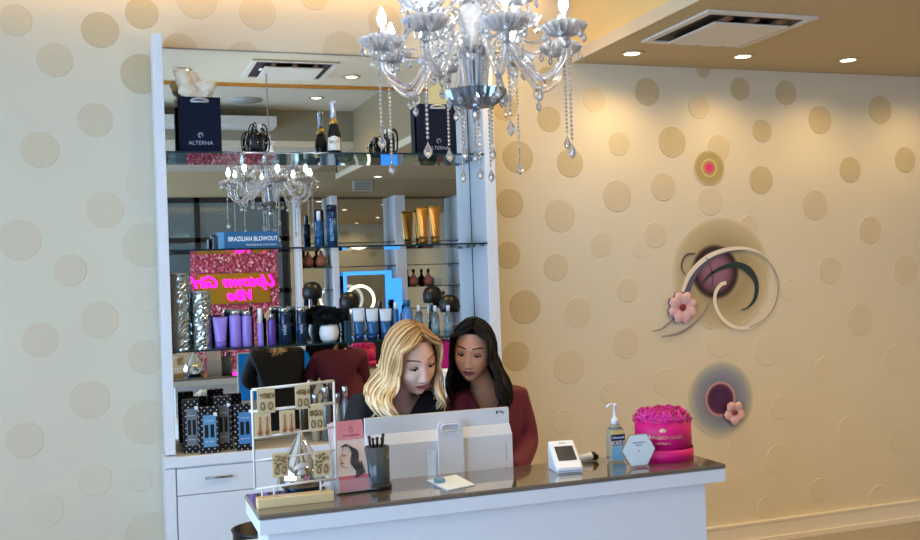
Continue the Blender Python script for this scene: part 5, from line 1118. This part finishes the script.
    for A_ in arms:
        wr = at(*A_[2]); el = at(*A_[1]); d = (wr-el).normalized()
        for f_ in bm.faces:
            if (f_.calc_center_median()-wr).length < .06 and (f_.calc_center_median()-wr).dot(d) > -.002 and f_ not in kill: kill.append(f_)
    bmesh.ops.delete(bm, geom=list(set(kill)), context='FACES'); 
    for _ in range(14):
        new = {}
        for v_ in bm.verts:
            if v_.is_boundary:
                nb = [e_.other_vert(v_) for e_ in v_.link_edges if e_.is_boundary]
                if len(nb) == 2: new[v_] = v_.co*.4+(nb[0].co+nb[1].co)*.3
        for v_, c in new.items(): v_.co = c
    bm.to_mesh(cm); bm.free()
    q = MB(); q.mesh(cm, 0, sm=True); ct = q.build('top', cloth_m, T, recalc=False)
    sm = ct.modifiers.new('thick', 'SOLIDIFY'); sm.thickness = .003; sm.offset = 1
    Jp = [(J_[0][0], J_[0][1], J_[0][2], .150, .118), (J_[1][0], J_[1][1], J_[1][2]-.06, .120, .096)]; Ep = [(0, 1)]
    for k in (L0, L0+7):
        i0 = len(Jp); Jp += [(a[0], a[1], a[2], a[3]+.012) for a in J_[k:k+5]]; Ep += [(0, i0)]+[(i0+m_, i0+m_+1) for m_ in range(4)]
    q = MB(); q.mesh(skin_mesh(Jp, Ep, 2), 0, sm=True); q.build('trousers', mat('black_trousers', (20, 20, 24), .7), T, recalc=False)
    for s in (-1, 1):
        q = MB(); fx = px_+s*.11; q.box((fx-.04, py_-.50, 0), (fx+.04, py_-.28, .07), 0, .022); q.build('shoe', mat('black_shoe', (16, 16, 18), .4), T)
    return T, HM, base
def skin_set(nm, skin, lips, brow, lid):
    return [mat(nm+'_skin', skin, .5, noise=.03, nscale=30), mat(nm+'_lips', lips, .35), mat(nm+'_brows', brow, .7), mat('eye_white', (226, 222, 218), .2), mat(nm+'_iris', (56, 40, 30), .1), mat('lashes', (16, 12, 12), .6), mat(nm+'_lids', lid, .5), mat(nm+'_nostril', tuple(int(c*.42) for c in skin), .6)]
m_blk = mat('black_knit', (13, 14, 17), .8, bump=.15, bscale=200); m_mar = mat('maroon_knit', (96, 24, 46), .75, noise=.08, nscale=30, bump=.15, bscale=200)
# blonde woman
sb = skin_set('fair', (234, 190, 166), (186, 80, 84), (132, 94, 64), (218, 164, 140))
T1, H1, B1 = person('person with long wavy blonde hair in a black top, looking down at the monitor', (411, 359.5), -1.53, 10, 21, -9, 1.06, None, sb, m_blk, (397, 397, -1.43), None,
    [[(361, 407, -1.43), (352, 455, -1.49), (392, 470, -1.60)], [(430, 402, -1.43), (438, 452, -1.51), (420, 466, -1.60)]], (.085, .055, 8), (.985, -1.32, .50))
hm1 = hair_mat('blonde_hair', [(0, (120, 82, 48)), (.3, (190, 148, 94)), (.6, (230, 200, 148)), (1, (248, 232, 196))], .42)
hair(H1, .012, -36, 250, .185, .034, hm1, 4, T1, B1, root=(.0, .42), spread=.055, rs=.05)
# dark haired woman
sd = skin_set('tan', (206, 150, 118), (142, 68, 70), (28, 20, 18), (176, 118, 92))
T2, H2, B2 = person('person with long straight black hair in a maroon V-neck top, leaning in beside the blonde', (473, 351.5), -1.44, -30, 12, 6, .94, None, sd, m_mar, (485, 388, -1.36), None,
    [[(458, 405, -1.38), (450, 448, -1.44), (468, 472, -1.57)], [(517, 400, -1.33), (527, 442, -1.37), (514, 472, -1.56)]], (.125, .07, -12), (1.47, -1.22, .50))
hm2 = hair_mat('black_hair', [(0, (8, 7, 8)), (.5, (16, 14, 15)), (1, (24, 20, 22))], .45)
hair(H2, .006, -34, 230, .205, .016, hm2, 8, T2, B2, root=(.3, .3), spread=.05, rad=.0072, ls=.25)
q = MB(); p_ = H2 @ V((-.078, .0, -.03)); q.ell(p_, .004, seg=8, rings=6); q.build('earring', m_silver, T2)
# stools
def stool(x, y, lab):
    t = thing('stool', (x, y, 0), lab, 'stool', 'black stools behind the counter'); q = MB(); q.lathe([(.15, .40), (.16, .412), (.16, .44), (.14, .452), (1e-4, .453)], (x, y, 0), 28); q.build('seat', m_black, t)
    q = MB(); q.lathe([(.20, 0), (.2, .015), (.03, .03), (.025, .4)], (x, y, 0), 24); q.build('pedestal', m_chrome, t)
stool(.985, -1.32, 'black round stool under the blonde woman'); stool(1.47, -1.22, 'black round stool under the dark haired woman')
# ================================================================== CAMERA, LIGHT, WORLD
cam = bpy.data.cameras.new('camera'); co = bpy.data.objects.new('camera', cam); COL.objects.link(co); S.camera = co
cam.sensor_fit = 'HORIZONTAL'; cam.sensor_width = 36; cam.lens = 36*F/920; cam.clip_start = .05
R3 = Matrix((AX[0], AX[1], -AX[2])).transposed(); co.matrix_world = Matrix.Translation(CAMP) @ R3.to_4x4()
def area(name, loc, rot, sx, sy, e, rgb):
    l = bpy.data.lights.new(name, 'AREA'); l.shape = 'RECTANGLE'; l.size = sx; l.size_y = sy; l.energy = e; l.color = lin(rgb)
    o = bpy.data.objects.new(name, l); COL.objects.link(o); o.location = loc; o.rotation_euler = rot; return o
def spot(name, loc, e, rgb, ang=150, blend=1., tilt=(0, 0, 0), r=.05):
    l = bpy.data.lights.new(name, 'SPOT'); l.energy = e; l.color = lin(rgb); l.spot_size = math.radians(ang); l.spot_blend = blend; l.shadow_soft_size = r
    o = bpy.data.objects.new(name, l); COL.objects.link(o); o.location = loc; o.rotation_euler = tilt; return o
WARM = (255, 214, 146)
area('daylight_rear', (XL-.15, -5.9, 1.5), (0, -PI/2, 0), 2.4, 2.6, 190, (170, 207, 252))
area('daylight_side', (XL-.15, -3.0, 1.5), (0, -PI/2, 0), 2.4, 2.6, 150, (170, 207, 252))
for x, y, z, e in LAMPS: spot('downlight', (x, y, z-.02), e, WARM)
W = bpy.data.worlds.new('world'); S.world = W; W.use_nodes = True
W.node_tree.nodes['Background'].inputs[0].default_value = (.30, .37, .42, 1); W.node_tree.nodes['Background'].inputs[1].default_value = .55
S.view_settings.view_transform = 'Standard'; S.view_settings.look = 'None'; S.view_settings.gamma = 1; S.view_settings.use_curve_mapping = False
S.view_settings.exposure = EXPO
S.cycles.max_bounces = 10; S.cycles.transmission_bounces = 10; S.cycles.glossy_bounces = 6; S.cycles.sample_clamp_indirect = 4; S.cycles.caustics_refractive = False; S.cycles.caustics_reflective = False
